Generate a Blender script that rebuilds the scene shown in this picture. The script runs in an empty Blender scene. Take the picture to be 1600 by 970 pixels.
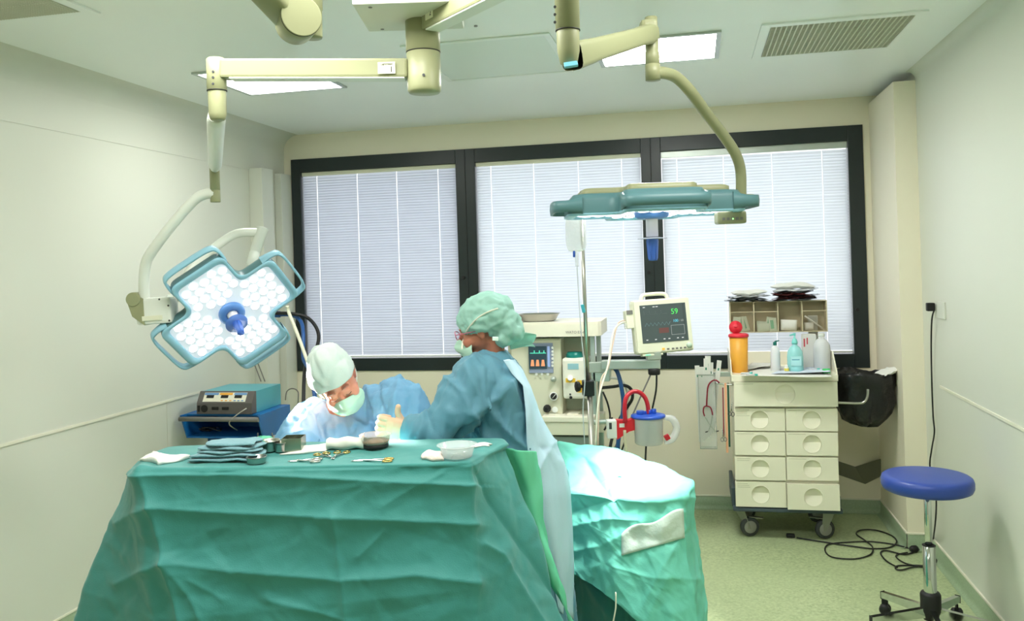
import bpy, bmesh, math, random
import numpy as np
from mathutils import Vector, Matrix, Euler
from mathutils.bvhtree import BVHTree

SC = bpy.context.scene
COL = SC.collection
V = Vector
PI = math.pi
rng = random.Random(7)

# ------------------------------------------------------------------ camera
FPX, CXP, CYP = 1334.0, 800.0, 414.0
YAW, ROLL, HC = math.radians(12.06), math.radians(1.84), 1.70
FW = V((-math.sin(YAW), math.cos(YAW), 0)); RT = V((math.cos(YAW), math.sin(YAW), 0)); UP = V((0, 0, 1))
CAMPOS = V((0, 0, HC))
cam = bpy.data.cameras.new('camera'); cam_o = bpy.data.objects.new('camera', cam); COL.objects.link(cam_o)
cam.sensor_width = 36; cam.lens = 36 * FPX / 1600; cam.shift_y = -(485 - CYP) / 1600
cam.clip_start = .05; cam.clip_end = 100
cam_o.matrix_world = Matrix.Translation(CAMPOS) @ Matrix.Rotation(YAW, 4, 'Z') @ Matrix.Rotation(PI / 2, 4, 'X') @ Matrix.Rotation(-ROLL, 4, 'Z')
SC.camera = cam_o

# ------------------------------------------------------------------ exposure, daylight, large lights
SC.view_settings.view_transform = 'Standard'; SC.view_settings.look = 'None'
SC.view_settings.gamma = 1; SC.view_settings.use_curve_mapping = False
SC.view_settings.exposure = 0.56
SC.cycles.use_denoising = True
SC.cycles.max_bounces = 7; SC.cycles.diffuse_bounces = 4; SC.cycles.glossy_bounces = 3
SC.cycles.transmission_bounces = 6; SC.cycles.transparent_max_bounces = 10
SC.cycles.caustics_reflective = False; SC.cycles.caustics_refractive = False
SC.cycles.sample_clamp_indirect = 6
W = bpy.data.worlds.new('world'); SC.world = W; W.use_nodes = True
bg = W.node_tree.nodes['Background']; bg.inputs['Color'].default_value = (.93, .97, 1, 1); bg.inputs['Strength'].default_value = 1.6

def area_light(name, loc, size, energy, color=(1, 1, 1), rot=(0, 0, 0), sy=None):
    l = bpy.data.lights.new(name, 'AREA'); l.energy = energy; l.color = color
    l.shape = 'RECTANGLE'; l.size = size; l.size_y = sy or size
    o = bpy.data.objects.new(name, l); COL.objects.link(o); o.location = loc; o.rotation_euler = rot
    return o
CEIL = 2.73
CL_COL = (1.0, .985, .93)
PANEL_W = 30
# the room's other ceiling panels, over and behind the camera
for lx, ly, le in ((-2.1, -.2, 6), (-.3, -.2, 6), (-1.5, 2.2, 15), (.35, 2.2, 14), (-.9, 2.0, 14)):
    area_light('ceiling_panel_light', (lx, ly, CEIL - .02), .6, le, CL_COL)

# ------------------------------------------------------------------ pixel of the photograph -> point in the room
def ray(px, py):
    u = px - CXP; v = -(py - CYP); c, s = math.cos(ROLL), math.sin(ROLL)
    xr = u * c + v * s; zr = -u * s + v * c
    return FW * FPX + RT * xr + UP * zr
def P(px, py, d): return CAMPOS + ray(px, py) * (d / FPX)          # d = distance along the view axis
def PX(px, py, X): r = ray(px, py); return CAMPOS + r * (X / r.x)
def PY(px, py, Y): r = ray(px, py); return CAMPOS + r * (Y / r.y)
def PZ(px, py, Z): r = ray(px, py); return CAMPOS + r * ((Z - HC) / r.z)
def proj(A):
    A = np.asarray(A, float) - np.array(CAMPOS)
    z = A @ np.array(FW); x = A @ np.array(RT); y = A[:, 2]; c, s = math.cos(ROLL), math.sin(ROLL)
    xx = x * c - y * s; yy = x * s + y * c
    return np.stack([CXP + FPX * xx / z, CYP - FPX * yy / z, z], 1)

# ------------------------------------------------------------------ materials (all procedural)
def srgb(c):
    return tuple(((x / 255) / 12.92 if x / 255 <= .04045 else ((x / 255 + .055) / 1.055) ** 2.4) for x in c)
_M = {}
def mat(name, c, rough=.5, metal=0., var=.06, vscale=9., bump=0., bscale=60., emis=None, es=0., trans=0., ior=1.45, alpha=1., spec=.5, coat=0., sheen=0., transl=0., sss=0.):
    if name in _M: return _M[name]
    m = bpy.data.materials.new(name); m.use_nodes = True; nt = m.node_tree; N = nt.nodes; L = nt.links
    b = N['Principled BSDF']; col = srgb(c)
    tc = N.new('ShaderNodeTexCoord'); nz = N.new('ShaderNodeTexNoise'); nz.inputs['Scale'].default_value = vscale; nz.inputs['Detail'].default_value = 4
    L.new(tc.outputs['Object'], nz.inputs['Vector'])
    mx = N.new('ShaderNodeMix'); mx.data_type = 'RGBA'
    mx.inputs[6].default_value = tuple(x * (1 - var) for x in col) + (1,); mx.inputs[7].default_value = tuple(min(1, x * (1 + var)) for x in col) + (1,)
    L.new(nz.outputs['Fac'], mx.inputs[0]); L.new(mx.outputs[2], b.inputs['Base Color'])
    b.inputs['Roughness'].default_value = rough; b.inputs['Metallic'].default_value = metal
    b.inputs['IOR'].default_value = ior; b.inputs['Specular IOR Level'].default_value = spec
    b.inputs['Transmission Weight'].default_value = trans; b.inputs['Alpha'].default_value = alpha
    b.inputs['Coat Weight'].default_value = coat; b.inputs['Sheen Weight'].default_value = sheen
    if sss: b.inputs['Subsurface Weight'].default_value = sss; b.inputs['Subsurface Radius'].default_value = (.01, .004, .002)
    if emis: b.inputs['Emission Color'].default_value = srgb(emis) + (1,); b.inputs['Emission Strength'].default_value = es
    if bump:
        n2 = N.new('ShaderNodeTexNoise'); n2.inputs['Scale'].default_value = bscale; n2.inputs['Detail'].default_value = 6
        L.new(tc.outputs['Object'], n2.inputs['Vector'])
        bp = N.new('ShaderNodeBump'); bp.inputs['Strength'].default_value = bump; bp.inputs['Distance'].default_value = .01
        L.new(n2.outputs['Fac'], bp.inputs['Height']); L.new(bp.outputs['Normal'], b.inputs['Normal'])
    if transl:
        t = N.new('ShaderNodeBsdfTranslucent'); L.new(mx.outputs[2], t.inputs['Color'])
        ms = N.new('ShaderNodeMixShader'); ms.inputs[0].default_value = transl
        L.new(b.outputs[0], ms.inputs[1]); L.new(t.outputs[0], ms.inputs[2]); L.new(ms.outputs[0], N['Material Output'].inputs[0])
    _M[name] = m
    return m
def glow(name, c, es):
    if name in _M: return _M[name]
    return mat(name, (30, 30, 30), emis=c, es=es)

M_wall = mat('wall_paint', (212, 214, 202), .42, var=.015, vscale=2, bump=.015, bscale=200, spec=.35)
M_wallb = mat('wall_paint_cream', (236, 229, 208), .5, var=.015, vscale=2, spec=.3)
M_ceil = mat('ceiling_metal_panel', (244, 248, 246), .35, var=.012, vscale=2, spec=.4)
M_rail = mat('pale_rail', (228, 226, 208), .4)
M_frame = mat('anthracite_frame', (32, 41, 42), .35, var=.1)
M_cream = mat('cream_plastic', (226, 226, 204), .4, var=.02)
M_boom = mat('boom_enamel_shaded', (148, 151, 116), .38, var=.02)  # cream enamel darkened to olive; its dim look against the light is coloured in
M_boomw = mat('boom_white', (226, 230, 222), .35, var=.02)
M_white = mat('white_plastic', (232, 234, 230), .4, var=.02)
M_paper = mat('white_paper', (238, 238, 232), .8, var=.03, transl=.15)
M_black = mat('black_rubber', (22, 22, 23), .5)
M_dark = mat('dark_grey_plastic', (62, 64, 66), .45)
M_mid = mat('mid_grey_plastic', (120, 118, 114), .45)
M_steel = mat('brushed_steel', (190, 188, 180), .28, 1., var=.08)
M_chrome = mat('chrome', (205, 208, 206), .1, 1., var=.02)
M_gold = mat('gold_handle', (214, 180, 110), .25, 1.)
M_alu = mat('aluminium', (190, 198, 192), .4, .7)
M_teal = mat('teal_enamel', (78, 168, 182), .35)
M_blue = mat('blue_enamel', (26, 104, 172), .35)
M_lampside = mat('lamp_teal_rim', (84, 124, 130), .4, var=.03)
M_lamprim = mat('lamp_light_blue_rim', (150, 200, 222), .35, var=.03)
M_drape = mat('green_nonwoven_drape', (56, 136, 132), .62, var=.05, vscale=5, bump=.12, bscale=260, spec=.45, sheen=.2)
M_emer = mat('emerald_drape', (118, 216, 178), .55, var=.06, bump=.1, bscale=200, transl=.25)
M_gown = mat('blue_gown', (90, 140, 160), .6, var=.05, bump=.12, bscale=240, spec=.4, sheen=.1)
M_gown_s = mat('surgeon_blue_gown', (104, 154, 188), .6, var=.05, bump=.12, bscale=240, spec=.4)
M_flap = mat('light_blue_gown_back', (200, 230, 248), .55, var=.04, bump=.12, bscale=240, transl=.15)
M_skin = mat('skin', (214, 142, 118), .5, var=.08, vscale=30, bump=.08, bscale=120, sss=.1)
M_skin2 = mat('tanned_skin', (176, 112, 88), .5, var=.08, vscale=30, bump=.08, bscale=120, sss=.1)
M_hair = mat('grey_hair', (150, 142, 130), .6, var=.25, vscale=90, bump=.5, bscale=300)
M_glove = mat('latex_glove', (232, 188, 156), .45, var=.05, vscale=25, bump=.1, bscale=90, sss=.05)
M_capw = mat('pale_green_cap', (212, 226, 220), .7, var=.05, bump=.1, bscale=200, transl=.1)
M_capg = mat('sea_green_cap', (172, 218, 206), .7, var=.08, vscale=14, bump=.15, bscale=200, transl=.3)
M_mask = mat('green_face_mask', (190, 228, 208), .7, var=.04, bump=.1, bscale=220, transl=.15)
M_towel = mat('blue_grey_towel', (112, 156, 166), .9, var=.08, vscale=40, bump=.4, bscale=300, sheen=.3)
def glassy(name, c, alpha, rough=.15, es=0):
    return mat(name, c, rough, var=.02, alpha=alpha, spec=.6)
M_clear = glassy('clear_plastic', (235, 238, 240), .38)
M_frost = glassy('frosted_plastic', (228, 232, 236), .62, .3)

# ------------------------------------------------------------------ mesh building
class MB:
    def __init__(s): s.v = []; s.f = []; s.mi = []; s.sm = []
    def add(s, vs, fs, mi=0, smooth=False, M=None):
        o = len(s.v)
        s.v += [tuple(M @ V(p)) if M else tuple(p) for p in vs]
        s.f += [tuple(i + o for i in f) for f in fs]; s.mi += [mi] * len(fs); s.sm += [smooth] * len(fs)
        return s
    def box(s, x0, x1, y0, y1, z0, z1, M=None, mi=0, bev=0.):
        if x0 > x1: x0, x1 = x1, x0
        if y0 > y1: y0, y1 = y1, y0
        if z0 > z1: z0, z1 = z1, z0
        bev = min(bev, (x1 - x0) / 3, (y1 - y0) / 3, (z1 - z0) / 3)
        if bev <= 0:
            vs = [(x, y, z) for z in (z0, z1) for y in (y0, y1) for x in (x0, x1)]
            return s.add(vs, [(0, 2, 3, 1), (4, 5, 7, 6), (0, 1, 5, 4), (2, 6, 7, 3), (0, 4, 6, 2), (1, 3, 7, 5)], mi, False, M)
        bm = bmesh.new(); bmesh.ops.create_cube(bm, size=1)
        for v in bm.verts: v.co = V(((x0 + x1) / 2 + v.co.x * (x1 - x0), (y0 + y1) / 2 + v.co.y * (y1 - y0), (z0 + z1) / 2 + v.co.z * (z1 - z0)))
        bmesh.ops.bevel(bm, geom=bm.edges[:] , offset=bev, segments=2, affect='EDGES', profile=.6)
        bm.verts.index_update()
        s.add([v.co[:] for v in bm.verts], [tuple(v.index for v in f.verts) for f in bm.faces], mi, False, M); bm.free()
        return s
    def tube(s, pts, r, n=10, M=None, mi=0, caps=True, sub=0, closed=False, flat=1.):
        pts = [V(p) for p in pts]; rs = list(r) if hasattr(r, '__len__') else [r] * len(pts)
        if sub: pts, rs = catmull(pts, rs, sub, closed)
        m = len(pts); vs = []; fs = []
        T = []
        for i in range(m):
            a = pts[(i - 1) % m] if (closed or i > 0) else pts[i]; b = pts[(i + 1) % m] if (closed or i < m - 1) else pts[i]
            t = b - a; T.append(t.normalized() if t.length > 1e-9 else V((0, 0, 1)))
        ref = V((0, 0, 1)) if abs(T[0].z) < .9 else V((1, 0, 0))
        u = T[0].cross(ref).normalized()
        for i in range(m):
            u = (u - T[i] * u.dot(T[i]))
            u = u.normalized() if u.length > 1e-6 else T[i].orthogonal().normalized()
            w = T[i].cross(u)
            for k in range(n):
                a = 2 * PI * k / n
                vs.append(pts[i] + u * (rs[i] * math.cos(a)) + w * (rs[i] * flat * math.sin(a)))
        for i in range(m if closed else m - 1):
            j = (i + 1) % m
            for k in range(n):
                l = (k + 1) % n; fs.append((i * n + k, j * n + k, j * n + l, i * n + l))
        s.add(vs, fs, mi, True, M)
        if caps and not closed:
            s.add([vs[k] for k in range(n)], [tuple(range(n))], mi, False, M)
            s.add([vs[(m - 1) * n + k] for k in range(n)], [tuple(reversed(range(n)))], mi, False, M)
        return s
    def lathe(s, prof, n=32, M=None, mi=0, smooth=True, close=False):
        # prof: list of (r, z) around local z
        vs = []; fs = []; m = len(prof)
        for r, z in prof:
            for k in range(n):
                a = 2 * PI * k / n; vs.append((r * math.cos(a), r * math.sin(a), z))
        for i in range(m - 1 if not close else m):
            j = (i + 1) % m
            for k in range(n):
                l = (k + 1) % n; fs.append((i * n + k, i * n + l, j * n + l, j * n + k))
        return s.add(vs, fs, mi, smooth, M)
    def cyl(s, a, b, r, n=24, mi=0, r2=None):
        a = V(a); b = V(b); d = b - a; L = d.length
        M = Matrix.Translation(a) @ d.to_track_quat('Z', 'Y').to_matrix().to_4x4(); r2 = r if r2 is None else r2
        c = min(.0012, L * .1, r * .2)
        s.lathe([(1e-5, 0), (r - c, 0), (r, c), (r2, L - c), (r2 - c, L), (1e-5, L)], n, M, mi, False)
        for i in range(len(s.f) - 5 * n, len(s.f)): s.sm[i] = (len(s.f) - 3 * n > i >= len(s.f) - 4 * n) or (len(s.f) - 2 * n > i >= len(s.f) - 3 * n)
        return s
    def prism(s, poly, z0, z1, M=None, mi=0, top_scale=1., cx=0, cy=0):
        n = len(poly)
        A = [(x, y, z0) for x, y in poly]; B = [(cx + (x - cx) * top_scale, cy + (y - cy) * top_scale, z1) for x, y in poly]
        ar = sum(poly[i][0] * poly[(i + 1) % n][1] - poly[(i + 1) % n][0] * poly[i][1] for i in range(n))
        fs = [(i, (i + 1) % n, n + (i + 1) % n, n + i) for i in range(n)] + [tuple(reversed(range(n))), tuple(range(n, 2 * n))]
        if ar < 0: fs = [tuple(reversed(f)) for f in fs]
        return s.add(A + B, fs, mi, False, M)
    def ball(s, c, r, M=None, mi=0, n=16, sc=(1, 1, 1)):
        vs = []; fs = []
        h = n // 2
        for i in range(h + 1):
            th = PI * i / h
            for k in range(n):
                a = 2 * PI * k / n
                vs.append((c[0] + r * sc[0] * math.sin(th) * math.cos(a), c[1] + r * sc[1] * math.sin(th) * math.sin(a), c[2] + r * sc[2] * math.cos(th)))
        for i in range(h):
            for k in range(n):
                l = (k + 1) % n; fs.append((i * n + k, (i + 1) * n + k, (i + 1) * n + l, i * n + l))
        return s.add(vs, fs, mi, True, M)
    def grid(s, G, M=None, mi=0, smooth=True, flip=False):
        # G rows x cols of points
        r = len(G); c = len(G[0]); vs = [p for row in G for p in row]
        fs = [(i * c + j, i * c + j + 1, (i + 1) * c + j + 1, (i + 1) * c + j) for i in range(r - 1) for j in range(c - 1)]
        if flip: fs = [tuple(reversed(f)) for f in fs]
        return s.add(vs, fs, mi, smooth, M)
    def build(s, name, mats, parent=None, weld=True):
        mats = mats if isinstance(mats, (list, tuple)) else [mats]
        root = parent
        while root is not None and root.parent is not None: root = root.parent
        if parent is None:
            a = np.array(s.v); org = V(((a[:, 0].min() + a[:, 0].max()) / 2, (a[:, 1].min() + a[:, 1].max()) / 2, a[:, 2].min()))
        else: org = root.location.copy()
        me = bpy.data.meshes.new(name)
        me.from_pydata([(x - org.x, y - org.y, z - org.z) for x, y, z in s.v], [], s.f)
        for m in mats: me.materials.append(m)
        me.polygons.foreach_set('material_index', s.mi); me.polygons.foreach_set('use_smooth', s.sm)
        if weld:
            bm = bmesh.new(); bm.from_mesh(me); bmesh.ops.remove_doubles(bm, verts=bm.verts, dist=1e-5)
            bmesh.ops.recalc_face_normals(bm, faces=bm.faces) if weld is True else None
            bm.to_mesh(me); bm.free()
        me.update()
        o = bpy.data.objects.new(name, me); COL.objects.link(o)
        if parent is None: o.location = org
        else: o.parent = parent
        return o
def build_each(mb, name, m, parent):
    # every loose piece of the mesh builder becomes an object of its own
    par = list(range(len(mb.v)))
    def find(a):
        while par[a] != a: par[a] = par[par[a]]; a = par[a]
        return a
    key = {}
    for i, p in enumerate(mb.v):
        k = tuple(round(c, 5) for c in p)
        if k in key: par[find(i)] = find(key[k])
        else: key[k] = i
    for f in mb.f:
        for i in f[1:]: par[find(i)] = find(f[0])
    groups = {}
    for j, f in enumerate(mb.f): groups.setdefault(find(f[0]), []).append(j)
    out = []
    for js in groups.values():
        q = MB(); used = {}
        for j in js:
            for i in mb.f[j]:
                if i not in used: used[i] = len(q.v); q.v.append(mb.v[i])
            q.f.append(tuple(used[i] for i in mb.f[j])); q.mi.append(mb.mi[j]); q.sm.append(mb.sm[j])
        out.append(q.build(name, m, parent))
    return out
def catmull(pts, rs, sub, closed=False):
    n = len(pts); P2 = []; R2 = []
    rng_ = range(n if closed else n - 1)
    for i in rng_:
        g = (lambda k: pts[k % n]) if closed else (lambda k: pts[max(0, min(n - 1, k))])
        p0, p1, p2, p3 = g(i - 1), g(i), g(i + 1), g(i + 2)
        for k in range(sub):
            t = k / sub
            P2.append(.5 * ((2 * p1) + (p2 - p0) * t + (2 * p0 - 5 * p1 + 4 * p2 - p3) * t * t + (3 * p1 - p0 - 3 * p2 + p3) * t ** 3))
            R2.append(rs[i] * (1 - t) + rs[(i + 1) % n] * t)
    if not closed: P2.append(pts[-1]); R2.append(rs[-1])
    return P2, R2
def thing(name, label, cat, loc, group=None):
    o = bpy.data.objects.new(name, None); o.empty_display_size = .05; COL.objects.link(o); o.location = V(loc)
    o['label'] = label; o['category'] = cat
    if group: o['group'] = group
    return o
def tag(o, label, cat, group=None, kind=None):
    o['label'] = label; o['category'] = cat
    if group: o['group'] = group
    if kind: o['kind'] = kind
    return o
def struct(name, mb, m, parent=None):
    o = mb.build(name, m, parent)
    if parent is None: o['kind'] = 'structure'
    return o
def copy_tree(o, loc, label):
    c = o.copy(); COL.objects.link(c); c.location = loc; c['label'] = label
    for ch in list(o.children):
        d = ch.copy(); COL.objects.link(d); d.parent = c
        for g in list(ch.children):
            e = g.copy(); COL.objects.link(e); e.parent = d
    return c
def frame(o, x, y=None, z=None):
    x = V(x).normalized(); z = V(z).normalized() if z is not None else x.cross(V(y)).normalized()
    y = z.cross(x).normalized(); z = x.cross(y)
    return Matrix(((x.x, y.x, z.x, o[0]), (x.y, y.y, z.y, o[1]), (x.z, y.z, z.z, o[2]), (0, 0, 0, 1)))
def text(body, size, M, m, parent, name='lettering', align='CENTER', ext=.0003):
    c = bpy.data.curves.new(name, 'FONT'); c.body = body; c.size = size; c.extrude = ext; c.align_x = align; c.align_y = 'CENTER'
    tmp = bpy.data.objects.new(name, c); COL.objects.link(tmp); bpy.context.view_layer.update()
    me = bpy.data.meshes.new_from_object(tmp.evaluated_get(bpy.context.evaluated_depsgraph_get())); bpy.data.objects.remove(tmp)
    if not me.materials: me.materials.append(m)
    o = bpy.data.objects.new(name, me); COL.objects.link(o)
    root = parent
    while root.parent is not None: root = root.parent
    o.parent = parent; o.matrix_local = Matrix.Translation(-root.location) @ M
    return o
FRONT = Matrix(((1, 0, 0, 0), (0, 0, -1, 0), (0, 1, 0, 0), (0, 0, 0, 1)))      # local xy -> upright, facing the camera side of the room (-Y)
def front_at(p): return Matrix.Translation(V(p)) @ FRONT
def camframe(p, roll=True):   # upright card axes turned toward the camera side (x right, y up, z to viewer), heading only
    return frame(p, RT, None, -FW)

# numpy cloth helpers
def vor_ridge(A, scale, seed, stretch=(1, 1, 1), warp=.35):
    r = np.random.RandomState(seed); Q = A / scale / np.array(stretch)
    Q = Q + warp * np.sin(Q[:, [1, 2, 0]] * 2.1 + seed) 
    c = np.floor(Q).astype(int); best = np.full(len(Q), 9.); 
    def h(ix, k):
        n = (ix[:, 0] * 73856093) ^ (ix[:, 1] * 19349663) ^ (ix[:, 2] * 83492791) ^ (seed * 2654435 + k * 97)
        n = (n * 1103515245 + 12345) & 0x7fffffff
        n = ((n >> 7) * 69069 + 1) & 0x7fffffff
        return (n % 10007) / 10007.
    for dx in (-1, 0, 1):
        for dy in (-1, 0, 1):
            for dz in (-1, 0, 1):
                ix = c + np.array([dx, dy, dz]); s = ix + np.stack([h(ix, 1), h(ix, 2), h(ix, 3)], 1)
                best = np.minimum(best, np.linalg.norm(Q - s, axis=1))
    return best
def facet(A, scale, seed, stretch=(1, 1, 1), k=4):
    # creased-paper height field: polygonal facets meeting in straight ridges, 0..1
    r = np.random.RandomState(seed); Q = A / scale / np.array(stretch)
    tri = lambda x: np.abs(2 * (x - np.floor(x)) - 1)
    d = r.normal(size=(2, 3)); d /= np.linalg.norm(d, axis=1)[:, None]
    w = tri(Q @ d[0] * .45 + r.rand()) * .6; w2 = tri(Q @ d[1] * .38 + r.rand()) * .6
    out = []
    for i in range(2 * k):
        e = r.normal(size=3); e /= np.linalg.norm(e); out.append(tri(Q @ e * (.55 + .6 * r.rand()) + (w if i % 2 else w2) + r.rand()))
    out = np.array(out)
    return .5 * out[:k].max(0) + .5 * out[k:].min(0)
def pl_dist(xy, poly):
    d = np.full(len(xy), 1e9); t_all = np.zeros(len(xy))
    for a, b in zip(poly[:-1], poly[1:]):
        a = np.array(a, float); b = np.array(b, float); ab = b - a
        t = np.clip(((xy - a) @ ab) / (ab @ ab), 0, 1); q = a + t[:, None] * ab
        dd = np.linalg.norm(xy - q, axis=1); d = np.minimum(d, dd)
    return d
def side(xy, poly):   # signed (positive on the right-hand / lower side for a left-to-right line)
    best = np.full(len(xy), 1e9); sg = np.zeros(len(xy))
    for a, b in zip(poly[:-1], poly[1:]):
        a = np.array(a, float); b = np.array(b, float); ab = b - a
        t = np.clip(((xy - a) @ ab) / (ab @ ab), 0, 1); q = a + t[:, None] * ab
        dd = np.linalg.norm(xy - q, axis=1); s = np.sign(ab[0] * (xy[:, 1] - a[1]) - ab[1] * (xy[:, 0] - a[0]))
        m = dd < best; best[m] = dd[m]; sg[m] = s[m]
    return best * sg
def creases(A, lines):
    # lines: (polyline px, amplitude m, width px[, step])  step: amplitude only falls off on one side
    Q = proj(A); xy = Q[:, :2]; h = np.zeros(len(A))
    for ln in lines:
        poly, amp, w = ln[0], ln[1], ln[2]
        if len(ln) > 3:
            s = side(xy, poly); wp, wn = (w, w * ln[3]) 
            h += amp * np.where(s > 0, np.exp(-s / wp), np.exp(s / wn))
        else: h += amp * np.exp(-pl_dist(xy, poly) / w)
    return h
def displace(o, fn):
    me = o.data; n = len(me.vertices); A = np.empty(n * 3); me.vertices.foreach_get('co', A); A = A.reshape(-1, 3)
    Nn = np.empty(n * 3); me.vertices.foreach_get('normal', Nn); Nn = Nn.reshape(-1, 3)
    root = o
    while root.parent is not None: root = root.parent
    Wd = A + np.array(root.location)
    h = fn(Wd); A = A + Nn * h[:, None]
    me.vertices.foreach_set('co', A.ravel()); me.update()
def remesh(o, voxel, smooth=6, factor=.5):
    m = o.modifiers.new('r', 'REMESH'); m.mode = 'VOXEL'; m.voxel_size = voxel
    s = o.modifiers.new('s', 'SMOOTH'); s.iterations = smooth; s.factor = factor
    bpy.context.view_layer.update(); dg = bpy.context.evaluated_depsgraph_get()
    me = bpy.data.meshes.new_from_object(o.evaluated_get(dg)); old = o.data; mats = list(old.materials)
    o.modifiers.clear(); o.data = me; bpy.data.meshes.remove(old)
    if not me.materials:
        for x in mats: me.materials.append(x)
    me.polygons.foreach_set('use_smooth', [True] * len(me.polygons)); me.update()
def bvh_of(*objs):
    vs = []; fs = []
    for o in objs:
        root = o
        while root.parent is not None: root = root.parent
        off = len(vs); vs += [v.co + root.location for v in o.data.vertices]; fs += [tuple(i + off for i in p.vertices) for p in o.data.polygons]
    return BVHTree.FromPolygons(vs, fs)
def cast(bvh, px, py, default):
    d = ray(px, py).normalized(); h = bvh.ray_cast(CAMPOS, d)
    if h[0] is None: return P(px, py, default)
    return h[0]
def solidify(o, t, off=0.):
    m = o.modifiers.new('thickness', 'SOLIDIFY'); m.thickness = t; m.offset = off

# ------------------------------------------------------------------ room shell
XL, XR, YB, YF = -3.007, 1.264, 5.955, -1.6
floor_m = bpy.data.materials.new('green_vinyl_floor'); floor_m.use_nodes = True
nt = floor_m.node_tree; b = nt.nodes['Principled BSDF']; tc = nt.nodes.new('ShaderNodeTexCoord')
def noise(sc, det=3):
    n = nt.nodes.new('ShaderNodeTexNoise'); n.inputs['Scale'].default_value = sc; n.inputs['Detail'].default_value = det; nt.links.new(tc.outputs['Object'], n.inputs['Vector']); return n
def ramp(src, stops):
    r = nt.nodes.new('ShaderNodeValToRGB'); e = r.color_ramp.elements
    e[0].position, e[0].color = stops[0][0], srgb(stops[0][1]) + (1,); e[1].position, e[1].color = stops[1][0], srgb(stops[1][1]) + (1,)
    for p, c in stops[2:]: x = e.new(p); x.color = srgb(c) + (1,)
    nt.links.new(src, r.inputs[0]); return r
n1 = noise(75, 5); r1 = ramp(n1.outputs['Fac'], [(.3, (128, 146, 104)), (.5, (172, 186, 142)), (.62, (188, 200, 158)), (.75, (214, 220, 186))])
n2 = noise(3, 2); mixf = nt.nodes.new('ShaderNodeMix'); mixf.data_type = 'RGBA'; mixf.inputs[7].default_value = srgb((176, 190, 146)) + (1,)
nt.links.new(n2.outputs['Fac'], mixf.inputs[0]); nt.links.new(r1.outputs[0], mixf.inputs[6]); nt.links.new(mixf.outputs[2], b.inputs['Base Color'])
b.inputs['Roughness'].default_value = .32
M_base = mat('green_vinyl_skirting', (150, 170, 138), .4, var=.22, vscale=90)

struct('floor', MB().box(XL - .1, XR + .1, YF - .1, YB + .1, -.1, 0), floor_m)
struct('ceiling', MB().box(XL - .1, XR + .1, YF - .1, YB + .3, CEIL, CEIL + .1), M_ceil)
# window openings measured on the back wall
WX0, WX1, WZ0, WZ1 = PY(455, 249, YB).x, PY(1353, 380, YB).x, .953, 2.545
g = MB()
g.box(XL - .1, WX0, YB, YB + .25, 0, CEIL); g.box(WX1, XR + .1, YB, YB + .25, 0, CEIL)
g.box(WX0, WX1, YB, YB + .25, 0, WZ0); g.box(WX0, WX1, YB, YB + .25, WZ1, CEIL)
struct('wall_back', g, M_wallb)
struct('wall_left', MB().box(XL - .1, XL, YF, YB, 0, CEIL), M_wall)
struct('wall_right', MB().box(XR, XR + .1, YF, YB, 0, CEIL), M_wall)
struct('wall_front', MB().box(XL - .1, XR + .1, YF - .1, YF, 0, CEIL), M_wall)
YP = 5.25                                                        # corner pillar on the right
pl = MB(); XP = PY(1404, 400, YP).x
pl.box(XP, XR, YP, YB, 0, 2.68); struct('trim_1', pl, M_wallb)
# curved coves between walls and ceiling
def cove(xw, sgn):
    m = MB(); R = .12; n = 10; rows = []
    for i in range(n + 1):
        a = PI / 2 * i / n
        rows.append([(xw + sgn * R * (1 - math.cos(a)), y, CEIL - R + R * math.sin(a)) for y in (YF, YB)])
    m.grid(rows); m.box(xw, xw + sgn * .003, YF, YB, 2.42, 2.43)
    return m
struct('trim_2', cove(XL, 1), M_wall)
for f in [0]:
    m = MB(); R = .05; n = 10; rows = []
    for i in range(n + 1):
        a = PI / 2 * i / n; rows.append([(XR - R * (1 - math.cos(a)), y, CEIL - R + R * math.sin(a)) for y in (YF, YP)])
    m.grid(rows); struct('trim_3', m, M_wall)
# wall rails
struct('trim_4', MB().box(XL, XL + .006, YF, 4.75, .972, .985), M_rail)
struct('trim_5', MB().box(XR - .006, XR, YF, 4.93, .972, .985), M_rail)
# panel joints
g = MB()
for y in (1.9, 3.15, 4.4): g.box(XL, XL + .0015, y, y + .003, .1, .97)
struct('trim_6', g, mat('joint', (205, 206, 190), .5))
# skirtings
def skirt(name, a, b_, nrm):
    a = V(a); b_ = V(b_); n = V(nrm); m = MB(); rows = []
    for d, z in ((.035, .001), (.02, .004), (.010, .014), (.006, .03), (.006, .085), (.0, .088)):
        rows.append([a + n * d + V((0, 0, z)), b_ + n * d + V((0, 0, z))])
    m.grid(rows, smooth=True); o = struct(name, m, M_base)
    t = MB(); lo = a + n * .009; 
    x0, x1 = sorted((a.x, (b_ + n * .009).x)); y0, y1 = sorted((a.y, (b_ + n * .009).y))
    t.box(x0, x1, y0, y1, .086, .096); t.build('cap_strip', M_rail, o) if False else None
    q = MB(); q.box(x0 - o.location.x + o.location.x, x1, y0, y1, .086, .095); c = q.build('cap_strip', M_rail, o)
    return o
skirt('baseboard_left', (XL, YF, 0), (XL, YB, 0), (1, 0, 0))
skirt('baseboard_back', (XL, YB, 0), (XP, YB, 0), (0, -1, 0))
skirt('baseboard_right', (XR, YF, 0), (XR, YP, 0), (-1, 0, 0))
skirt('baseboard_pillar', (XP, YP, 0), (XR, YP, 0), (0, -1, 0))
skirt('baseboard_pillar_side', (XP, YP, 0), (XP, YB, 0), (-1, 0, 0))
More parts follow.
